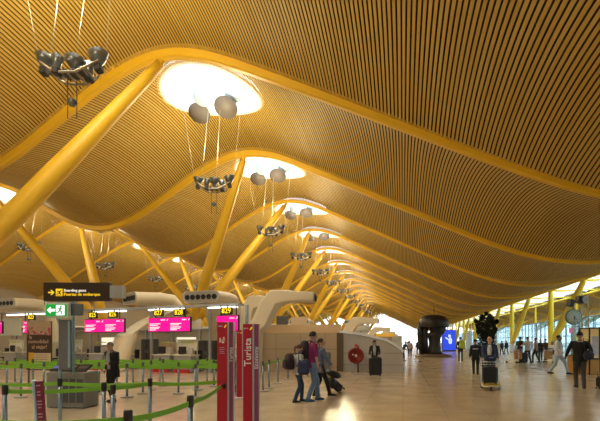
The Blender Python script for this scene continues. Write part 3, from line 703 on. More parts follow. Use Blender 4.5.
# tilted leaflet stand
pl_ = at(42.5, 6.0); t = thing('leaflet_stand', 'maroon notice in a blue-silver leaning frame between the queue posts', 'sign', (pl_.x, pl_.y, 0), TH)
M = Matrix.Rotation(.07, 3, 'Y') @ Matrix.Rotation(0, 3, 'X'); M = Matrix.Rotation(-.07, 3, 'Y')
m = MB(); m.bbox((.0, 0, .56), (.12, .03, .92), .008, 0, M); bd = m.build('notice_board', mat('maroon', (.17, .015, .035), .45), t)
m = MB(); m.bbox((-.075, 0, .54), (.035, .06, 1.0), .008, 0, M); m.build('frame_bar', mat('pale_blue_steel', (.45, .62, .78), .3, .4), t)
m = MB(); m.lathe([(0, 0), (.17, 0), (.17, .015), (.03, .03), (0, .03)], (.04, 0, 0), 20); m.build('base', STEEL, t)
m = MB()
for i, wd in enumerate((.06, 0, .05, .05, 0, .07, .07, .05, 0, .07, .06)):
    if wd: m.box(M @ Vector((-.01, -.018, .40 - i * .045)) + Vector((0, 0, .56)), (wd, .004, .016), 0, M)
m.build('text_lines', mat('mauve', (.5, .3, .4), .6), bd)

# ------------------------------------------------------------------ red totems
CRIM = mat('totem_red', (.46, .008, .035), .35, noise=.04); SIDE = mat('totem_side', (.26, .06, .14), .4); SILV = mat('totem_silver', (.42, .46, .55), .3, .3); WT = mat('totem_white', (.85, .85, .85), .5)
def totem(label, px, d, wf, ws, h_, word, side_word, rz, frontwords):
    p = at(px, d); t = thing('check_in_totem', label, 'totem', (p.x, p.y, 0), rz, 'red airline totems')
    m = MB(); m.box((0, wf * .35, h_ / 2), (wf, wf * .7, h_)); m.build('column', CRIM, t)
    m = MB(); m.box((wf / 2 + ws / 2 + .016, wf * .35, h_ / 2), (ws, wf * .7, h_)); m.build('side_column', SIDE, t)
    m = MB(); m.box((wf / 2 + .008, wf * .3, h_ / 2), (.03, wf * .8, h_ + .004)); m.box((wf / 2 + ws + .022, wf * .35, h_ / 2), (.012, wf * .72, h_)); m.build('silver_edge', SILV, t)
    m = MB(); m.bbox((ws / 2, wf * .35, .012), (wf + ws + .12, wf + .1, .024), .008); m.build('base', STEEL, t)
    text('logo', 'IBERIA', .026, t, (-.035, -.004, h_ - .075), (PI / 2, 0, 0), WT, .002)
    m = MB(); m.prism([(.025, h_ - .10), (.045, h_ - .10), (.075, h_ - .05), (.055, h_ - .05)], -.006, .0, axis='y'); m.build('emblem', YT2, t)
    if word: text('lettering', word, wf * 1.0, t, (-.0, -.004, h_ * (.75 if word == 'Turista' else .6)), (PI / 2, -PI / 2, 0), WT, .002, spacing=1.0)
    if side_word: text('side_lettering', side_word, ws * 1.25, t, (wf / 2 + .016 + ws / 2, -.004, h_ * .70), (PI / 2, -PI / 2, 0), mat('totem_word', (.80, .78, .92), .5), .002)
    if frontwords:
        m = MB(); z = h_ - .36
        m.prism([(-.055, z), (-.03, z), (-.03, z + .08), (-.055, z + .08)], -.006, 0, axis='y'); m.prism([(-.02, z + .035), (.045, z + .035), (.045, z + .05), (-.02, z + .05)], -.006, 0, axis='y'); m.prism([(-.015, z - .012), (.03, z - .012), (.03, z + .022), (-.015, z + .022)], -.006, 0, axis='y'); m.prism([(.01, z + .06), (.035, z + .06), (.035, z + .095), (.01, z + .095)], -.006, 0, axis='y')
        m.build('luggage_pictogram', WT, t)
        m = MB()
        for i in range(4): m.box((-.01, -.003, h_ - .45 - i * .033), (.10 if i % 2 else .08, .006, .008))
        m.build('text_lines', mat('totem_pale', (.55, .5, .62), .5), t)
        m = MB(); m.lathe([(0, 0), (.035, 0), (.035, .012), (0, .012)], (.03, -.002, .80), 20, 0, Matrix.Rotation(PI / 2, 3, 'X'), sx=1, sy=1.5); m.build('belt_socket', BLACK, t)
    return t
T1 = totem('red totem on the left of the pair, with luggage pictogram and green belt clipped in', 223.5, 7.4, .19, .075, zz(322, 7.4), '', 'Turista', TH, True)
T2 = totem('red totem on the right of the pair, reading Turista and Economy', 249, 7.0, .165, .08, zz(324, 7.0), 'Turista', 'Economy', TH, False)
T3 = totem('red totem farther back, seen between the pair of near ones', 240.5, 11.7, .16, .07, zz(330, 11.7), '', '', TH, False)

# ------------------------------------------------------------------ queue posts with green belts
POSTM = mat('post_blue_steel', (.28, .38, .45), .25, .7)
def stanchion(label, p, belt_to=None, grp='silver queue posts with green belts', zb=.86, zb2=None, mid=False):
    t = thing('queue_post', label, 'queue post', (p.x, p.y, 0), 0, grp)
    m = MB(); m.lathe([(0, 0), (.17, 0), (.175, .012), (.15, .03), (.04, .045), (0, .045)], (0, 0, 0), 20); m.build('base', mat('post_base', (.24, .22, .19), .5, noise=.1), t)
    m = MB(); m.tube([(0, 0, .03), (0, 0, .86)], .032, 12); m.build('post', POSTM, t)
    m = MB(); m.lathe([(0, .82), (.040, .82), (.042, .94), (.036, .955), (0, .955)], (0, 0, 0), 14); m.build('head', BLACK if not mid else mat('grey_head', (.12, .12, .12), .4), t)
    if belt_to is not None:
        a = Vector((0, 0, zb)); b = Vector((belt_to.x - p.x, belt_to.y - p.y, zb2 or zb)); m = MB(); e = (b - a); n_ = Vector((-e.y, e.x, 0)).normalized() * .004
        L = e.length; P = []
        N = 9
        for i in range(N):
            q = a.lerp(b, .02 + .96 * i / (N - 1)); q.z -= .022 * L ** .5 * math.sin(PI * i / (N - 1)); P.append([q + n_ + Vector((0, 0, -.03)), q + n_ + Vector((0, 0, .03)), q - n_ + Vector((0, 0, .03)), q - n_ + Vector((0, 0, -.03))])
        m.rings(P, smooth=False); m.build('belt', GREENB, t)
    return t
P1, P3, P4, P6, P5, P7, P2 = at(6, 6.1), at(114, 6.15), at(61, 7.2), at(151, 7.2), at(129, 3.9), at(191.3, 4.95), at(105, 6.5)
T1p = at(222, 7.35)
stanchion('near queue post at the left edge of the picture', P1, P2)
stanchion('thin near queue post just left of the one before the dark-suited man\'s legs', P2, P6)
stanchion('near queue post in front of the dark-suited man\'s legs', P3)
stanchion('queue post in front of the grey kiosk', P4, P6)
stanchion('queue post right of the dark-suited man whose belt runs to the red totem', P6, at(219, 7.5), zb=.86)
stanchion('closest queue post, low at the bottom edge', P5, P7)
stanchion('near queue post left of the red totem, its bright belt clipped to the totem', P7, T1p, zb2=.80)
stanchion('closest queue post beyond the left picture edge', at(-25, 3.8), P5)
stanchion('queue post beyond the left edge in the kiosk row', at(-40, 7.3), P4)
rows = [(11.8, [-30, 22, 75, 128, 196.5, 234], 'first row behind the kiosk'), (12.6, [-12, 45, 100, 144, 179.5, 236], 'second row behind the kiosk'), (13.6, [8, 60, 112, 152, 198.5, 238], 'middle row'),
        (14.7, [-8, 34, 82, 134, 164, 215], 'fourth row'), (15.9, [16, 66, 118, 161, 208, 244], 'last row before the counters')]
for r_, (d, pxs, nm) in enumerate(rows):
    for i, px in enumerate(pxs):
        stanchion(f'grey queue post of the {nm}, {LEFTN[i]} in it', at(px, d), at(pxs[i + 1], d) if i + 1 < len(pxs) else None, 'far queue posts with green belts', mid=True)
rp = [(264, 13.2), (270, 14.1), (279, 15.6), (289, 17.2), (300, 19), (322, 20), (330, 20.6)]
for i, (px, d) in enumerate(rp):
    stanchion(f'grey queue post right of the red totems, {LEFTN[i]} of that line', at(px, d), at(*rp[i + 1]) if i + 1 < len(rp) else None, 'far queue posts with green belts', mid=True)
# ================================================================== PEOPLE
def evald(mb, voxel, name, m_, smooth_it=3, parent=None):
    me = mb.mesh('tmp', [m_]); o = bpy.data.objects.new('tmp', me); LINK(o)
    r = o.modifiers.new('r', 'REMESH'); r.mode = 'VOXEL'; r.voxel_size = voxel; r.use_smooth_shade = True
    s = o.modifiers.new('s', 'SMOOTH'); s.factor = .5; s.iterations = smooth_it
    bpy.context.view_layer.update()
    nm = bpy.data.meshes.new_from_object(o.evaluated_get(bpy.context.evaluated_depsgraph_get()))
    bpy.data.objects.remove(o); nm.materials.clear(); nm.materials.append(m_); nm.name = name
    q = bpy.data.objects.new(name, nm); LINK(q); q.parent = parent; return q
def ik(a, b, l1, l2, pole):
    d = b - a; L = d.length
    if L > (l1 + l2) * .998: b = a + d * ((l1 + l2) * .998 / L); d = b - a; L = d.length
    x = (l1 * l1 - l2 * l2 + L * L) / (2 * L); h = math.sqrt(max(l1 * l1 - x * x, 0)); e = d.normalized()
    p = (pole - e * pole.dot(e)).normalized(); return a + e * x + p * h, b
def eyes_mat(): return mat('eye_dark', (.02, .015, .01), .3)
def person(label, loc, rz, H=1.75, skin=(.55, .33, .22), top=(.1, .1, .1), legs=(.05, .05, .06), hair=(.03, .02, .015), shoes=(.02, .02, .02),
           feet=((-.1, .18, 0), (.1, -.2, 0)), hands=((-.26, .08, .82), (.26, .0, .82)), lean=.04, head_turn=0, head_down=0, coat=False, bald=False, ponytail=False,
           beard=False, inner=None, near=True, tname='jacket', fat=1.0, short=False, extra=None, sit=False, hipz=None, heel=(0, 0)):
    s = H / 1.75; t = thing('person', label, 'person', loc, rz); t.scale = (s, s, s)
    SK = mat('skin_%02d_%02d' % (skin[0] * 100, skin[1] * 100), skin, .5); EY = eyes_mat(); LIP = mat('lips', (.35, .12, .09), .5)
    vox = .013 if near else .021
    hz = hipz or .93; hip = Vector((0, 0, hz)); sd = Vector((0, math.sin(lean), math.cos(lean)))
    sp = lambda q: hip + sd * q
    chest, neckb = sp(.38), sp(.53)
    hd = sp(.56) + Vector((0, .02 + .05 * head_down, .13 - .03 * head_down))
    HM = Matrix.Rotation(head_turn, 3, 'Z') @ Matrix.Rotation(-head_down * .5, 3, 'X')
    # joints
    J = []
    for i, sx_ in enumerate((-1, 1)):
        h = hip + Vector((.09 * sx_, 0, -.02)); an = Vector(feet[i]) + Vector((0, 0, .09))
        kn, an = ik(h, an, .43, .43, Vector((0.05 * sx_, 1, 0)))
        sh = sp(.47) + Vector((.185 * sx_ * fat, 0, 0)); el, wr = ik(sh, Vector(hands[i]), .29, .25, Vector((.35 * sx_, -1, -.2)))
        J.append((h, kn, an, sh, el, wr, (Vector(feet[i]) - an).normalized() if False else None))
    yaw = [Vector((0.12 * sx_, 1, 0)).normalized() for sx_ in (-1, 1)]
    def torso(mb, g, q0=-.06, q1=.53, open_=0):
        R = []
        for q, rx, ry in ((-.10, .165, .115), (0, .165, .118), (.12, .145, .105), (.22, .150, .112), (.34, .175, .122), (.44, .178, .11), (.50, .11, .085), (.55, .062, .062)):
            if q < q0 - .01 or q > q1 + .03: continue
            c_ = sp(q); R.append([c_ + Vector((math.cos(a) * (rx * fat + g), math.sin(a) * (ry * fat + g), 0)) for a in [2 * PI * k / 20 for k in range(20)]])
        mb.rings(R)
    # body
    b = MB(); torso(b, -.006)
    b.tube([sp(.50), sp(.58) + Vector((0, .01, 0)), hd + Vector((0, -.01, -.04))], [.06, .052, .055], 12)
    b.sphere(hd + HM @ Vector((0, -.012, .025)), .1, 18, 0, (.80, .98, 1.02), HM)
    b.sphere(hd + HM @ Vector((0, .022, -.045)), .07, 14, 0, (.84, .95, 1.05), HM)
    b.tube([hd + HM @ Vector((0, .082, .02)), hd + HM @ Vector((0, .108, -.018)), hd + HM @ Vector((0, .088, -.028))], [.010, .017, .012], 8)
    for sx_ in (-1, 1): b.sphere(hd + HM @ Vector((.082 * sx_, -.005, -.005)), .027, 8, 0, (.45, .75, 1.15), HM)
    for i, (h, kn, an, sh, el, wr, _) in enumerate(J):
        sx_ = (-1, 1)[i]
        b.tube([h, h.lerp(kn, .4), kn, kn.lerp(an, .35), an], [.082, .072, .052, .05, .036], 12)
        b.tube([an, an + yaw[i] * .09 + Vector((0, 0, -.05)), an + yaw[i] * .16 + Vector((0, 0, -.06))], [.036, .034, .026], 10)
        b.tube([sp(.47) + Vector((.10 * sx_, 0, 0)), sh, sh.lerp(el, .5), el, el.lerp(wr, .4), wr], [.05, .052, .043, .037, .035, .025], 12)
        hv = (wr - el).normalized() * .8 + Vector((0, .35, -.1)); hv.normalize()
        b.tube([wr, wr + hv * .04, wr + hv * .085], [.024, .036, .03], 10, ell=.55)
    bo = evald(b, vox, 'body', SK, 1, t)
    f = MB()
    for i, (h, kn, an, sh, el, wr, _) in enumerate(J):
        sx_ = (-1, 1)[i]; hv = ((wr - el).normalized() * .8 + Vector((0, .35, -.1))).normalized(); side = Vector((0, 1, 0)) if abs(hv.z) > .6 else Vector((sx_, 0, 0)); side = (side - hv * side.dot(hv)).normalized(); pal = hv.cross(side) * sx_
        if pal.x * sx_ > 0: pal = -pal
        for j, L in enumerate((.068, .078, .073, .058)):
            a = wr + hv * .075 + side * (.026 - .017 * j); f.tube([a, a + hv * L * .45 + pal * .008, a + hv * L * .75 + pal * .028, a + hv * L * .85 + pal * .048], [.0095, .009, .008, .006], 6)
        a = wr + hv * .03 + side * .028; f.tube([a, a + hv * .025 + side * .024 + pal * .01, a + hv * .055 + side * .026 + pal * .022], [.011, .010, .007], 6)
    for sx_ in (-1, 1): f.sphere(hd + HM @ Vector((.032 * sx_, .080, .022)), .0125, 8, 1)
    f.tube([hd + HM @ Vector((-.024, .084, -.052)), hd + HM @ Vector((0, .092, -.052)), hd + HM @ Vector((.024, .084, -.052))], .006, 6, 2)
    fm = f.mesh('f', [SK, EY, LIP])
    import bmesh
    bm = bmesh.new(); bm.from_mesh(bo.data); n0 = len(bm.faces); bm.from_mesh(fm); bm.to_mesh(bo.data); bm.free(); bo.data.materials.append(EY); bo.data.materials.append(LIP)
    # clothes
    def cm(nm, c_): return mat('%s_%03d_%03d_%03d' % (nm, c_[0] * 999, c_[1] * 999, c_[2] * 999), c_, .8, noise=.12, nscale=9)
    m = MB(); torso(m, .012, -.10, .10)
    for h, kn, an, *_ in J:
        m.tube([h + Vector((0, 0, .04)), h.lerp(kn, .35), kn, kn.lerp(an, .5), an + Vector((0, 0, -.03))], [.098, .090, .070, .062, .056], 14)
    evald(m, vox, 'trousers', cm('trousers', legs), 2, t)
    m = MB(); torso(m, .022 if coat else .014, -.10, .50)
    if coat:
        R = []
        for q, rx, ry in ((-.22, .195, .15), (-.1, .19, .14), (0, .18, .135)):
            c_ = hip + Vector((0, 0, q)); R.append([c_ + Vector((math.cos(a) * rx * fat, math.sin(a) * ry * fat, 0)) for a in [2 * PI * k / 20 for k in range(20)]])
        m.rings(R)
    for i, (h, kn, an, sh, el, wr, _) in enumerate(J):
        g = .014 if coat else .008; sx_ = (-1, 1)[i]; e2 = wr - (wr - el).normalized() * .01
        pts = [sp(.47) + Vector((.09 * sx_, 0, .0)), sh + Vector((0, 0, .002)), sh.lerp(el, .5), el] + ([] if short else [el.lerp(e2, .5), e2])
        m.tube(pts, [.062 + g, .06 + g, .052 + g, .046 + g] + ([] if short else [.042 + g, .036 + g]), 12)
    m.tube([sp(.48), sp(.565) + Vector((0, .005, 0))], [.085, .066], 14)
    tp = evald(m, vox, tname, cm(tname, top), 2, t)
    if inner:
        m = MB(); P = []
        for q, w_ in ((.02, .05), (.2, .065), (.36, .08), (.47, .06), (.535, .04)):
            ry = np.interp(q, [-.1, 0, .12, .22, .34, .44, .50, .55], [.115, .118, .105, .112, .122, .11, .085, .062]) * fat + (.031 if coat else .02)
            P.append([sp(q) + Vector((x, y, 0)) for x, y in ((-w_, ry * .93 - .03), (-w_, ry * .93), (0, ry + .002), (w_, ry * .93), (w_, ry * .93 - .03))])
        m.rings(P); m.build('shirt_front', cm('shirt', inner), t)
    for i, (h, kn, an, *_) in enumerate(J):
        m = MB(); y = yaw[i]; up = Vector((0, 0, 1)); x = y.cross(up); A0 = Vector((an.x, an.y, an.z - .09)); R = []
        pt = heel[i]
        for d, w_, h0 in ((-.065, .028, .05), (-.05, .038, .09), (0, .042, .10), (.07, .046, .068), (.14, .045, .05), (.185, .028, .035)):
            z0 = -pt * (d - .14) if d < .14 else 0
            R.append([A0 + y * d + x * w_ * c_ + up * (z * h0 + z0 * 0 + .001) for c_, z in ((-1, 0), (-1, .45), (-.6, .95), (0, 1), (.6, .95), (1, .45), (1, 0), (0, 0))])
        m.rings(R); m.build('shoe', cm('shoe', shoes), t)
    # hair
    if not bald:
        m = MB(); R = []
        for k in range(9):
            ph = k / 8 * 1.75
            R.append([hd + HM @ Vector((math.sin(ph) * .0925 * math.cos(a), -.016 + math.sin(ph) * .108 * math.sin(a) * (1.0 if math.sin(a) < 0 else max(.35, 1 - max(0, ph - .9) * .62)), .028 + math.cos(ph) * .112 + (.035 * max(0, math.sin(a)) if ph > 1.1 else -.085 * max(0, -math.sin(a)) * max(0, (ph - 1.1) / .65) - .03 * (1 - abs(math.sin(a))) * max(0, (ph - 1.1) / .65)))) for a in [2 * PI * j / 18 for j in range(18)]])
        m.rings(R)
        if ponytail: m.tube([hd + HM @ Vector(v) for v in ((0, -.09, .06), (0, -.16, .04), (0, -.17, -.06), (0, -.14, -.14))], [.03, .035, .03, .012], 10)
        m.build('hair', cm('hair', hair), t)
    else:
        m = MB()
        for sx_ in (-1, 1): m.tube([hd + HM @ Vector(v) for v in ((.078 * sx_, .01, .03), (.07 * sx_, -.06, .01), (.02 * sx_, -.105, 0))], [.012, .02, .02], 8)
        m.build('hair', cm('hair', hair), t)
    if beard:
        m = MB(); m.sphere(hd + HM @ Vector((0, .035, -.072)), .062, 14, 0, (.92, .85, .72), HM); m.build('beard', cm('hair', hair), t)
    return t
def backpack(label, pt, rz, col, W_=.32, H_=.46, z=1.02, D_=.2, cat='backpack'):
    t = thing('backpack', label, cat, (pt[0], pt[1], 0), rz)
    cm = mat('bag_%03d_%03d' % (col[0] * 999, col[1] * 999), col, .7, noise=.15)
    m = MB(); R = []
    for q, w_, d_ in ((0, .8, .8), (.06, .98, 1), (.5, 1, 1), (.85, .92, .85), (.97, .7, .55), (1, .5, .3)):
        R.append([(math.copysign(abs(math.cos(a)) ** .6, math.cos(a)) * W_ / 2 * w_, -D_ / 2 + math.copysign(abs(math.sin(a)) ** .6, math.sin(a)) * D_ / 2 * d_, z + q * H_) for a in [2 * PI * k / 20 for k in range(20)]])
    m.rings(R); m.build('bag', cm, t)
    m = MB(); m.bbox((0, -D_ - .02, z + .14), (W_ * .7, .05, .2), .02); m.build('pocket', cm, t)
    for s in (-1, 1):
        m = MB(); m.tube([(s * .1, .0, z + H_ * .92), (s * .12, .12, z + H_ * 1.02), (s * .13, .26, z + H_ * .8), (s * .14, .25, z + .25), (s * .14, .02, z + .08)], .014, 6); m.build('strap', cm, t)
    return t
def suitcase(label, loc, rz, col, W_=.42, H_=.62, D_=.26, tilt=0, handle=.35):
    t = thing('suitcase', label, 'suitcase', loc, rz); t.rotation_euler = (tilt, 0, rz)
    cm = mat('case_%03d_%03d' % (col[0] * 999, col[1] * 999), col, .45, noise=.1)
    m = MB(); m.bbox((0, 0, .05 + H_ / 2), (W_, D_, H_), .05)
    for x in (-.3, -.15, 0, .15, .3): m.box((x * W_ * 1.2, -D_ / 2, .05 + H_ / 2), (.012, .014, H_ * .85))
    m.build('shell', cm, t)
    for sx_ in (-1, 1):
        for sy in (-1, 1):
            m = MB(); m.lathe([(0, -.015), (.028, -.015), (.028, .015), (0, .015)], (sx_ * W_ * .38, sy * D_ * .35, .028), 12, 0, Matrix.Rotation(PI / 2, 3, 'Y')); m.build('wheel', BLACK, t)
    m = MB(); m.tube([(-.1, 0, H_), (-.1, 0, H_ + handle), (.1, 0, H_ + handle), (.1, 0, H_)], .012, 6); m.build('handle', DGREY, t)
    return t
V2 = lambda p: (p.x, p.y, 0)
TOCAM = TH + PI      # facing the viewer
# headings: rz turns the figure's +Y; TH = away from the viewer, TH + PI = towards, TH - PI/2 = to the right, TH + PI/2 = to the left
# dark-suited man behind the queue
p = at(114, 11.0)
person('balding grey-haired man in a dark suit and pale shirt standing behind the queue belts', V2(p), TH + 2.7, 1.58, (.45, .27, .19), (.012, .012, .016), (.010, .010, .013), (.22, .20, .18), (.01, .01, .01),
       ((-.1, .05, 0), (.1, -.08, 0)), ((-.12, .26, 1.12), (.27, .02, .92)), .10, .2, .6, True, inner=(.42, .44, .48), fat=1.12)
# woman with white top, backpack
p = at(299, 10.95)
person('young person with reddish-brown hair, white top and blue jeans walking right beside the tall man', V2(p), TH - 1.15, 1.50, (.55, .33, .24), (.5, .5, .5), (.02, .045, .09), (.12, .05, .03), (.03, .03, .04),
       ((-.09, .16, 0), (.09, -.15, 0)), ((-.22, .2, .95), (.25, .14, .9)), .06, .0, .3, tname='sweater', ponytail=True)
q = at(294.2, 10.9); backpack('dark maroon-black backpack on the back of the person in the white top', (q.x, q.y), TH - 1.15, (.03, .012, .02), .30, .42, .85, .22)
q = at(304.5, 10.55); tb = thing('shoulder_bag', 'navy blue bag hanging at the hip of the person in the white top', 'bag', (q.x, q.y, 0), TH - .3)
m = MB(); m.bbox((0, 0, .92), (.30, .16, .36), .06); m.build('bag', mat('navy_bag', (.012, .025, .09), .7), tb)
m = MB(); m.tube([(-.12, 0, 1.08), (-.16, .1, 1.3), (-.05, .12, 1.36)], .014, 6); m.build('strap', mat('navy_bag', (.012, .025, .09), .7), tb)
# tall man with purple shirt
p = at(313, 11.15)
person('tall dark-haired person in a magenta-purple shirt and light blue jeans walking right', V2(p), TH - 1.2, 1.84, (.42, .25, .17), (.20, .015, .10), (.13, .22, .38), (.02, .015, .012), (.05, .12, .22),
       ((-.1, .2, 0), (.1, -.16, 0)), ((-.22, .18, .98), (.27, .05, .86)), .03, .1, 0.1, tname='shirt', short=True)
q = at(309.3, 11.2); backpack('black backpack worn by the tall person in the magenta shirt', (q.x, q.y), TH - 1.2, (.02, .015, .03), .30, .48, 1.12, .2)
p = at(320.5, 12.1)
person('person in a grey-blue jacket and black trousers half hidden behind the magenta shirt', V2(p), TH - 1.25, 1.66, (.5, .3, .2), (.10, .13, .22), (.012, .012, .015), (.05, .03, .02), (.01, .01, .01),
       ((-.1, -.12, 0), (.1, .30, 0)), ((-.2, .1, .9), (.3, .34, .82)), .06, 0, 0, True)
# rolling bag leaning
p = at(343, 12.9); t = suitcase('black wheeled suitcase tilted on its wheels with a bag on top, pulled to the left', (p.x, p.y, .02), TH - PI / 2 + .1, (.012, .012, .014), .36, .52, .24, 0, .3)
t.rotation_euler = (.85, 0, TH - PI / 2 + .1); t.location.z = .06
p = at(334.5, 12.75); t = thing('travel_bag', 'black soft bag strapped on the tilted wheeled suitcase', 'bag', (p.x, p.y, 0), TH)
m = MB(); m.sphere((0, 0, .58), .2, 14, 0, (1.25, .7, .55), Matrix.Rotation(.35, 3, 'Y')); m.sphere((-.03, -.05, .30), .14, 12, 0, (.8, .6, 1.15)); m.build('bag', BLACK, t)
m = MB(); m.tube([(-.24, 0, .62), (-.34, 0, .66), (-.30, 0, .55)], .015, 6); m.build('handle', DGREY, t)
# leaning figure with black suitcase by the island
p = at(376.2, 19.0); suitcase('large black suitcase standing upright at the sloping end of the island', (p.x, p.y, 0), TH, (.014, .015, .018), .56, .80, .3, 0, .02)
p = at(376, 19.75)
person('dark-haired person in black and white leaning over the large black suitcase', V2(p), TH + PI - .3, 1.66, (.42, .26, .19), (.015, .015, .018), (.01, .01, .012), (.015, .012, .01), (.01, .01, .01),
       ((-.1, 0, 0), (.1, -.05, 0)), ((-.22, .42, .98), (.2, .45, .98)), .30, .3, .8, False, inner=(.5, .5, .5))
# trolley man
p = at(490.5, 14.6)
person('bald man in dark blue jacket and white shirt pushing a trolley towards the viewer', V2(p), TOCAM - .38, 1.74, (.52, .30, .21), (.012, .03, .085), (.03, .04, .06), (.3, .27, .25), (.015, .015, .015),
       ((-.1, .12, 0), (.1, -.15, 0)), ((-.21, .42, 1.03), (.21, .42, 1.03)), .07, 0, .1, True, bald=True, inner=(.62, .64, .68))
def trolley(label, loc, rz, s=1):
    t = thing('luggage_trolley', label, 'luggage trolley', loc, rz); t.scale = (s, s, s)
    m = MB(); m.bbox((0, .35, .16), (.52, .86, .03), .01); m.build('platform', mat('trolley_yellow', (.5, .36, .04), .5), t)
    m = MB()
    for x in (-.27, .27):
        m.tube([(x, .8, .14), (x, -.05, .14), (x, -.12, .3), (x, -.15, 1.02)], .018, 8)
    m.tube([(-.27, .8, .14), (.27, .8, .14)], .018, 8)
    m.tube([(-.27, -.13, .5), (.27, -.13, .5)], .014, 8); m.tube([(-.27, .02, .9), (.27, .02, .9)], .012, 8)
    m.build('frame', STEEL, t)
    m = MB(); m.tube([(-.29, -.15, 1.03), (.29, -.15, 1.03)], .024, 8); m.build('push_bar', BLACK, t)
    m = MB()
    for z, y in ((.80, .12), (.88, .16), (.96, .18)): m.tube([(-.25, -.13, z), (-.25, y, z), (.25, y, z), (.25, -.13, z)], .009, 6)
    for x in (-.2, -.1, 0, .1, .2): m.tube([(x, -.13, .78), (x, .12, .80), (x, .18, .96)], .007, 5)
    m.build('basket', STEEL, t)
    for x, y in ((-.27, .0), (.27, .0), (0, .75)):
        m = MB(); m.lathe([(0, -.02), (.075, -.02), (.075, .02), (0, .02)], (x, y, .076), 16, 0, Matrix.Rotation(PI / 2, 3, 'Y')); m.box((x, y, .13), (.05, .04, .05)); m.build('wheel', BLACK, t)
    return t
p = at(491, 14.05); trolley('steel luggage trolley pushed by the bald man, carrying a black suitcase', V2(p), TOCAM - .38)
p = at(491, 13.72); suitcase('black upright suitcase on the bald man\'s luggage trolley', (p.x, p.y, .176), TH - .38, (.008, .012, .022), .46, .52, .24, 0, .05)
p = at(491.2, 13.85); t = thing('hand_bag', 'dark blue bag lying in the basket of the luggage trolley', 'bag', (p.x, p.y, 0), TH)
m = MB(); m.bbox((0, 0, 1.02), (.38, .18, .20), .05); m.build('bag', mat('blue_bag', (.01, .03, .10), .6), t); m = MB(); m.box((0, -.092, 1.04), (.16, .006, .03)); m.build('patch', mat('pale_patch', (.3, .36, .45), .6), t)
# guard
p = at(476.5, 19.9)
person('person in dark uniform jacket with pale stripe across the back walking away', V2(p), TH - .40, 1.66, (.4, .25, .18), (.008, .010, .022), (.008, .008, .012), (.01, .01, .01), (.01, .01, .01),
       ((-.08, .06, 0), (.1, -.14, 0)), ((-.27, .02, .84), (.27, -.04, .84)), .02, 0, 0, True)
jk = [o for o in bpy.data.objects if 'pale stripe' in o.get('label', '')][0]
m = MB(); m.box((0, -.158, 1.27), (.26, .012, .05)); m.build('reflective_stripe', mat('stripe_grey', (.30, .33, .38), .5), jk)
# yellow backpack
p = at(461.5, 32.8)
person('person in dark clothes walking away wearing the yellow-green backpack', V2(p), TH - .3, 1.86, (.4, .25, .18), (.012, .014, .016), (.02, .03, .035), (.01, .01, .01), (.01, .01, .01),
       ((-.09, .12, 0), (.1, -.14, 0)), ((-.27, .02, .9), (.27, -.04, .9)), .03, 0, 0, True, near=False)
q = at(463, 32.5); backpack('yellow-green backpack on the person walking away near the blue screen', (q.x, q.y), TH - .3, (.42, .50, .02), .40, .62, 1.0, .2)
# white shirt man striding left
p = at(559, 20.3)
person('bearded dark-haired man in a white shirt and pale blue jeans striding across', V2(p), TH - 2.4, 1.92, (.33, .2, .14), (.62, .63, .65), (.36, .46, .56), (.015, .012, .01), (.012, .012, .012),
       ((-.1, .36, 0), (.1, -.32, 0)), ((-.24, -.15, .95), (.26, .25, .95)), .04, .1, .1, tname='shirt', beard=True, fat=1.1, hipz=.88)
q = at(559, 20.3); t = thing('shoulder_strap_bag', 'dark strap bag slung across the man in the white shirt', 'bag', (q.x, q.y, 0), TH - 2.4)
m = MB(); m.bbox((-.27, -.20, 1.02), (.10, .26, .26), .04); m.build('bag', DGREY, t); m = MB(); m.tube([(-.24, -.1, 1.12), (-.1, .17, 1.30), (.10, .14, 1.56), (.14, 0, 1.66), (.12, -.15, 1.5), (-.25, -.2, 1.15)], .016, 6); m.build('strap', mat('navy_bag', (.012, .025, .09), .7), t)
# black jacket man right, walking away-left
p = at(581, 14.2)
person('dark-haired person in a black jacket and dark grey trousers walking away at the right', V2(p), TH - .40, 1.90, (.42, .26, .18), (.008, .008, .009), (.045, .045, .05), (.008, .007, .006), (.01, .01, .012),
       ((-.07, .12, 0), (.08, -.16, 0)), ((-.33, .22, .98), (.25, .05, .95)), .05, 0, 0, False, fat=1.15, heel=(0, 1))
q = at(589.5, 13.95); t = thing('shoulder_bag', 'black shoulder bag hanging at the side of the person in the black jacket', 'bag', (q.x, q.y, 0), TH + .2)
m = MB(); m.sphere((0, 0, 1.12), .17, 14, 0, (1.15, .7, 1.0)); m.bbox((0, 0, 1.1), (.34, .2, .28), .06); m.build('bag', mat('bag_navy_black', (.01, .013, .022), .6), t)
m = MB(); m.tube([(.12, 0, 1.2), (.0, 0, 1.62), (-.16, .05, 1.68), (-.12, 0, 1.2)], .013, 6); m.build('strap', BLACK, t)
q = at(600, 13.9); suitcase('dark suitcase cut by the right edge of the picture', (q.x + .05, q.y, 0), TH, (.015, .015, .015), .26, .36, .2, 0, .2)
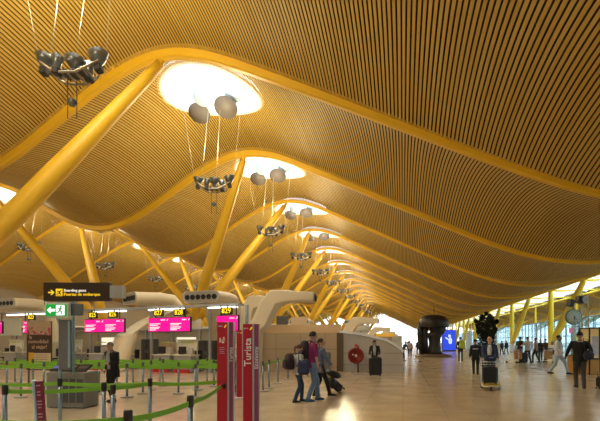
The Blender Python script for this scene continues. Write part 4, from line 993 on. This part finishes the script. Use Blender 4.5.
# group beside the yellow carts
def pp_(label, px, d, H, top, legs, rz=0, hair=(.012, .01, .008), **k):
    p = at(px, d); return person(label, V2(p), TH + rz, H, (.42, .26, .18), top, legs, hair, (.012, .012, .012), near=False, **k)
pp_('person in black with raised arms at the left of the group by the luggage carts', 521, 31, 1.88, (.012, .012, .014), (.012, .012, .014), -.9, hands=((-.2, .38, 1.28), (.22, .36, 1.2)))
pp_('person in a pale cream shirt and black trousers seen from behind in the group', 528.8, 30, 1.86, (.46, .42, .36), (.014, .014, .016), .1, hands=((-.3, .25, 1.15), (.28, .1, .95)), fat=1.15, tname='shirt')
pp_('person in a beige top and black trousers third from the left in the group', 537, 31, 1.78, (.30, .22, .18), (.012, .012, .014), .8, tname='shirt')
pp_('person in dark clothes at the right end of the group by the luggage carts', 546.5, 31.5, 1.74, (.03, .025, .025), (.014, .014, .016), 1.8, hands=((-.2, .3, 1.1), (.22, .3, 1.1)))
pp_('person in dark clothes standing deeper inside the group by the luggage carts', 541.5, 33, 1.70, (.015, .015, .018), (.014, .014, .016), 2.5)
pp_('small person in dark clothes far behind, first of two left of the group', 503, 48, 1.55, (.02, .02, .025), (.02, .02, .02), .3)
pp_('small person in dark clothes far behind, second of two left of the group', 507.5, 50, 1.6, (.02, .02, .025), (.02, .02, .02), .3)
pp_('person in a pale pink top and black trousers walking far down the hall', 411, 39, 1.62, (.48, .36, .34), (.012, .012, .016), 2.9, tname='shirt')
pp_('person in a dark coat left of the dark sculpture, nearer the bright end', 419.5, 44, 1.72, (.02, .025, .04), (.012, .012, .016), 0, coat=True)
pp_('person in a dark coat right against the dark sculpture', 424, 46, 1.72, (.02, .022, .03), (.012, .012, .016), 0, coat=True)
pp_('person in dark clothes bending at the end of the sloping island', 404, 33, 1.62, (.02, .025, .035), (.012, .012, .016), -1.2, lean=.5, hands=((-.2, .5, .9), (.2, .5, .9)))
pp_('person far off between the island and the bright glass end wall', 409.5, 80, 1.7, (.05, .05, .07), (.02, .02, .02), 0)
pp_('person in white seen behind the dark sculpture by the blue screen', 441.5, 48, 1.6, (.5, .5, .55), (.03, .03, .05), 1.5, tname='shirt')
for i, (px, d, lab) in enumerate(((519, 29.5, 'orange-sided luggage trolley left of the group of travellers'), (549, 29.8, 'orange-sided luggage trolley right of the group of travellers'))):
    q = at(px, d); trolley(lab, V2(q), TH + .8 - 1.2 * i)
    t = thing('suitcase', ['orange-brown case on the trolley left of the group', 'orange-brown case on the trolley right of the group'][i], 'suitcase', (q.x, q.y, 0), TH)
    m = MB(); m.bbox((0, 0, .58), (.5, .3, .6), .05); m.build('shell', mat('case_orange', (.42, .20, .05), .5), t); m = MB(); m.tube([(-.1, 0, .88), (-.1, 0, .98), (.1, 0, .98), (.1, 0, .88)], .014, 6); m.build('handle', BLACK, t)
q = at(525, 29.5); suitcase('black suitcase standing before the group of travellers', V2(q), TH, (.012, .012, .014), .45, .7, .28, 0, .1)

# ================================================================== OTHER THINGS ON THE CONCOURSE
# dark dome sculpture
BRZ = mat('dark_bronze', (.022, .018, .016), .45, .3, noise=.3, nscale=2)
p = at(434.5, 41.5); t = thing('dome_sculpture', 'dark mushroom-shaped sculpture with a thin mast on a round base in the concourse', 'sculpture', (p.x, p.y, 0), TH)
m = MB(); m.lathe([(0, 0), (1.75, 0), (1.75, .1), (1.5, .22), (.9, .3), (0, .3)], (0, 0, 0), 40); m.build('base', mat('base_brown', (.12, .07, .035), .5), t)
m = MB()
prf = [(1.42, 2.9), (1.46, 3.2), (1.38, 3.6), (1.1, 3.95), (.6, 4.12), (0, 4.16)]
m.lathe(prf + [(0, 4.06), (.55, 4.02), (1.02, 3.85), (1.28, 3.55), (1.35, 3.2), (1.32, 2.9), (1.42, 2.9)], (0, 0, 0), 36); m.build('dome', BRZ, t)
m = MB(); m.lathe([(.0, .3), (.8, .3), (.62, .6), (.52, 1.3), (.62, 1.9), (.75, 2.2), (.4, 2.5), (.3, 4.0), (0, 4.0)], (.1, 0, 0), 26); m.build('stem', BRZ, t)
m = MB(); m.sphere((.35, -.1, 2.75), .78, 22, 0, (1, .95, 1)); m.build('ball', BRZ, t)
for i, x in enumerate((-1.12, -.72)):
    m = MB(); m.tube([(x * 1.12, 0, 3.3), (x * 1.18, .02, 2.2), (x * 1.1, 0, 1.2), (x * 1.0, 0, .2)], [.30, .30, .26, .22], 14); m.build('hanging_lobe', BRZ, t)
m = MB(); m.tube([(.05, 0, 4.1), (.05, 0, 5.0)], .03, 8); m.build('mast', BRZ, t)
# tree in planter
LEAF = mat('dark_leaf', (.010, .015, .008), .8, noise=.4, nscale=3)
p = at(487.5, 25.5); t = thing('potted_tree', 'dark bushy tree in a planter standing behind the bald man', 'tree', (p.x, p.y, 0), TH)
m = MB(); m.lathe([(0, 0), (.36, 0), (.44, .6), (.40, .6), (.38, .55), (0, .55)], (0, 0, 0), 24); m.build('planter', mat('planter_dark', (.04, .035, .03), .5), t)
m = MB(); rr = random.Random(11); m.tube([(0, 0, .5), (.02, .01, 1.4), (-.02, 0, 2.2), (.05, 0, 2.9)], [.07, .06, .045, .02], 8)
for i in range(14):
    a = rr.random() * 6.28; z = 1.7 + rr.random() * 1.0; m.tube([(0, 0, z), (.3 * math.cos(a), .3 * math.sin(a), z + .3), (.6 * math.cos(a), .6 * math.sin(a), z + .45)], [.03, .02, .01], 5)
m.build('trunk', mat('bark', (.05, .03, .02), .9), t)
m = MB(); CL = [(0, 0, 2.35, .42), (.38, .05, 2.62, .26), (-.40, .1, 2.55, .28), (.12, -.2, 2.95, .24), (-.22, .1, 3.0, .20), (.52, .1, 2.25, .20), (-.50, -.1, 2.2, .20), (.18, .3, 2.6, .3), (.62, 0, 2.75, .12), (-.66, 0, 2.78, .11), (0, .05, 3.22, .11), (.3, 0, 1.95, .25), (-.22, 0, 1.9, .27)]
for i in range(4600):
    a = rr.random() * 6.28; u = rr.random()
    if i < 3300:
        q = CL[i % len(CL)]; r = q[3] * rr.random() ** .45; el = (rr.random() - .5) * 3.1; c_ = Vector((q[0] + r * math.cos(a) * math.cos(el), q[1] + r * math.sin(a) * math.cos(el), q[2] + r * math.sin(el)))
    else: r = .52 * rr.random() ** .5; c_ = Vector((r * math.cos(a), r * math.sin(a), .75 + 1.5 * u))
    d1 = Vector((rr.random() - .5, rr.random() - .5, rr.random() - .3)).normalized(); d2 = d1.cross(Vector((rr.random() - .5, rr.random() - .5, .3))).normalized(); L = .13
    m.add([c_ - d1 * L * .5, c_ + d2 * L * .28, c_ + d1 * L * .6, c_ - d2 * L * .28], [(0, 1, 2, 3)])
m.build('foliage', LEAF, t)
# clock with lamps on a mast
p = at(574, 21.5); t = thing('station_clock', 'round pale blue double-faced clock on a slim mast at the right', 'clock', (p.x, p.y, 0), TH - .1); zc = zz(317, 21.5)
m = MB(); m.tube([(.02, .05, 0), (.02, .05, zc + .9)], .045, 10); m.tube([(.12, .05, 0), (.12, .05, zc + .2)], .03, 8); m.build('mast', mat('mast_blue', (.30, .42, .46), .3, .4), t)
M = Matrix.Rotation(PI / 2, 3, 'X')
m = MB(); m.lathe([(0, -.09), (.37, -.09), (.39, -.05), (.39, .07), (.355, .09), (.355, .075), (0, .075)], (0, -.02, zc), 36, 0, M); m.build('case', mat('clock_case', (.12, .2, .22), .35, .4), t)
m = MB(); m.lathe([(0, 0), (.35, 0), (.35, .01), (0, .01)], (0, -.10, zc), 36, 0, M); fc = m.build('dial', mat('clock_dial', (.50, .70, .76), .3), t)
m = MB()
for i in range(12):
    a = i * PI / 6; m.box((.29 * math.sin(a), -.118, zc + .29 * math.cos(a)), (.02, .01, .07), 0, Matrix.Rotation(a, 3, 'Y'))
m.build('hour_marks', DGREY, fc)
m = MB(); m.box((.0, -.122, zc - .07), (.03, .01, .20)); m.box((.05, -.122, zc - .05), (.02, .01, .26), 0, Matrix.Rotation(-.5, 3, 'Y')); m.build('hands', BLACK, fc)
for i, (px, py, w_, lab) in enumerate(((571.5, 303.2, .30, 'black square loudspeaker on the clock mast, left of two'), (580.5, 299.8, .42, 'black and grey floodlight on the clock mast, right of two'))):
    q = at(px, 21.3); z = zz(py, 21.3); t = thing(['loudspeaker', 'floodlight'][i], lab, ['speaker', 'light'][i], (q.x, q.y, 0), TH + .25)
    m = MB(); m.bbox((0, 0, z), (w_ * .8, .3, .36), .03, 0, Matrix.Rotation(.2, 3, 'Y')); m.build('housing', BLACK, t)
    if i: m = MB(); m.lathe([(0, 0), (.14, 0), (.17, .10), (.15, .1), (0, .03)], (.14, -.12, z), 20, 0, Matrix.Rotation(PI / 2, 3, 'X')); m.build('lamp_head', GREY, t)
    m = MB(); m.tube([(0, .1, z), (.12 - .25 * i, .2, z - .35)], .02, 6); m.build('bracket', STEEL, t)
# lattice mast
p = at(586, 22.5); t = thing('lattice_mast', 'yellowish ladder-like lattice mast beside the clock', 'mast', (p.x, p.y, 0), TH)
m = MB()
for x in (-.17, .17): m.tube([(x, 0, 0), (x, 0, zz(294, 22.5))], .04, 8)
m.build('rail', mat('mast_pale', (.45, .46, .30), .4), t)
for i in range(13): m2 = MB(); m2.tube([(-.17, 0, .3 + i * .3), (.17, 0, .3 + i * .3)], .025, 6); m2.build('rung', mat('mast_pale', (.45, .46, .30), .4), t)
# display case at the right edge
AMB = mat('case_amber', (.50, .27, .05), .5, noise=.1); AML = mat('case_lit', (.75, .52, .18), .4, emit=.25)
p = at(598, 19.6); t = thing('display_case', 'tall black-framed display case with amber panels at the right edge', 'display case', (p.x, p.y, 0), TH); hh = zz(328, 19.6)
m = MB(); m.bbox((.25, .3, .35), (1.25, .7, .7), .02); m.build('base', AMB, t)
m = MB(); m.box((.25, .6, (hh + .7) / 2), (1.2, .05, hh - .7)); m.build('back_panel', AML, t)
m = MB()
for x in (-.37, .1, .87):
    for y in (-.03, .63): m.box((x, y, hh / 2), (.05, .05, hh))
m.box((.25, .3, hh), (1.3, .72, .06)); m.box((.25, .3, .74), (1.3, .72, .05)); m.build('frame', BLACK, t)
m = MB(); m.box((.25, .32, 1.3), (1.15, .5, .02)); m.build('shelf', GREY, t)
m = MB(); m.box((-.12, -.05, 1.35), (.28, .03, .9)); m.build('poster', mat('poster_lilac', (.50, .50, .62), .4, noise=.3, nscale=4), t)
p = at(577.5, 20.6); t = thing('orange_bin', 'low amber-orange cabinet left of the tall display case', 'cabinet', (p.x, p.y, 0), TH)
m = MB(); m.bbox((0, 0, .42), (.62, .5, .84), .03); m.build('body', AMB, t); m = MB(); m.bbox((0, 0, .87), (.66, .54, .05), .01); m.build('top', mat('bin_top', (.3, .17, .05), .5), t)
for sx_ in (-.15, .15):
    m = MB(); m.box((sx_, -.255, .42), (.28, .02, .7)); m.build('door', mat('bin_door', (.58, .30, .05), .5), t)
# blue lit advertisement
BLS = mat('ad_blue', (.02, .06, .75), .3, emit=.7, ecol=(.03, .08, .9)); ADW = mat('ad_pale', (.7, .8, 1), .4, emit=.8)
p = at(450, 62); t = thing('lit_advertisement', 'big blue lit advertising screen with a pale figure beyond the sculpture', 'advertisement', (p.x, p.y, 0), TH); k9 = 62 / F
m = MB(); m.bbox((0, .1, 1.6), (14 * k9, .3, 3.2), .05); m.build('housing', DGREY, t)
m = MB(); m.box((0, -.07, 1.65), (13 * k9, .04, 2.9)); ad = m.build('screen', BLS, t)
m = MB(); m.sphere((.05, -.1, 2.25), .22, 12, 0, (.9, .06, 1.1)); m.sphere((.15, -.1, 1.55), .34, 12, 0, (.8, .06, 1.4)); m.sphere((-.35, -.1, 1.9), .3, 10, 0, (1, .06, .35), Matrix.Rotation(.6, 3, 'Y')); m.build('pale_figure', ADW, ad)
# small boards on the glass wall
for px, py, d, w_, h_, c_, lab in ((573, 330.5, 38, .45, .5, ('board_pink', (.85, .12, .42)), 'small pink board on the glass partition left of the clock'), (578, 338, 40, .7, .45, ('board_lime', (.45, .55, .15)), 'small yellow-green board low on the glass partition'),
                                   (447, 325.5, 70, 2.5, .5, ('board_white', (.7, .75, .7)), 'white board above the blue advertising screen')):
    wall_sign(px, py, d, w_, h_, mat(*c_, .5, emit=.15), 'notice_board', lab)
# service desks against the glass wall
for i, (px, d, c_) in enumerate(((555, 45, 'white'), (516, 58, 'grey'), (498, 72, 'white'), (590, 36, 'teal'))):
    q = at(px, d); t = thing('service_desk', f'{c_} service desk before the right glass partition, ' + ['between the upright strut and the group', 'behind the dark figures left of the group', 'far, near the tree crown', 'behind the tall display case'][i], 'desk', (q.x, q.y, 0), PI / 2)
    cc = {'white': PALE, 'grey': GREY, 'teal': mat('teal_panel', (.2, .36, .38), .4)}[c_]
    m = MB(); m.bbox((0, 0, .5), (3.2, .7, 1.0), .03); m.build('body', cc, t); m = MB(); m.bbox((0, 0, 1.04), (3.4, .85, .07), .02); m.build('worktop', WHITE, t)
    m = MB(); m.box((.6, 0, 1.3), (.5, .06, .38)); m.build('monitor', BLACK, t)
# second tree-like dark lamp posts on the left concourse
for i, (px, d) in enumerate(((495, 58), (470, 75))):
    q = at(px, d); t = thing('floor_sign', f'slim pale column sign in the right aisle, {["nearer", "farther"][i]} of two', 'sign', (q.x, q.y, 0), TH)
    m = MB(); m.bbox((0, 0, 1.5), (.9, .25, 3.0), .04); m.build('panel', mat('aisle_pale', (.55, .65, .66), .4), t); m = MB(); m.bbox((0, 0, .04), (1.1, .5, .08), .02); m.build('base', GREY, t)
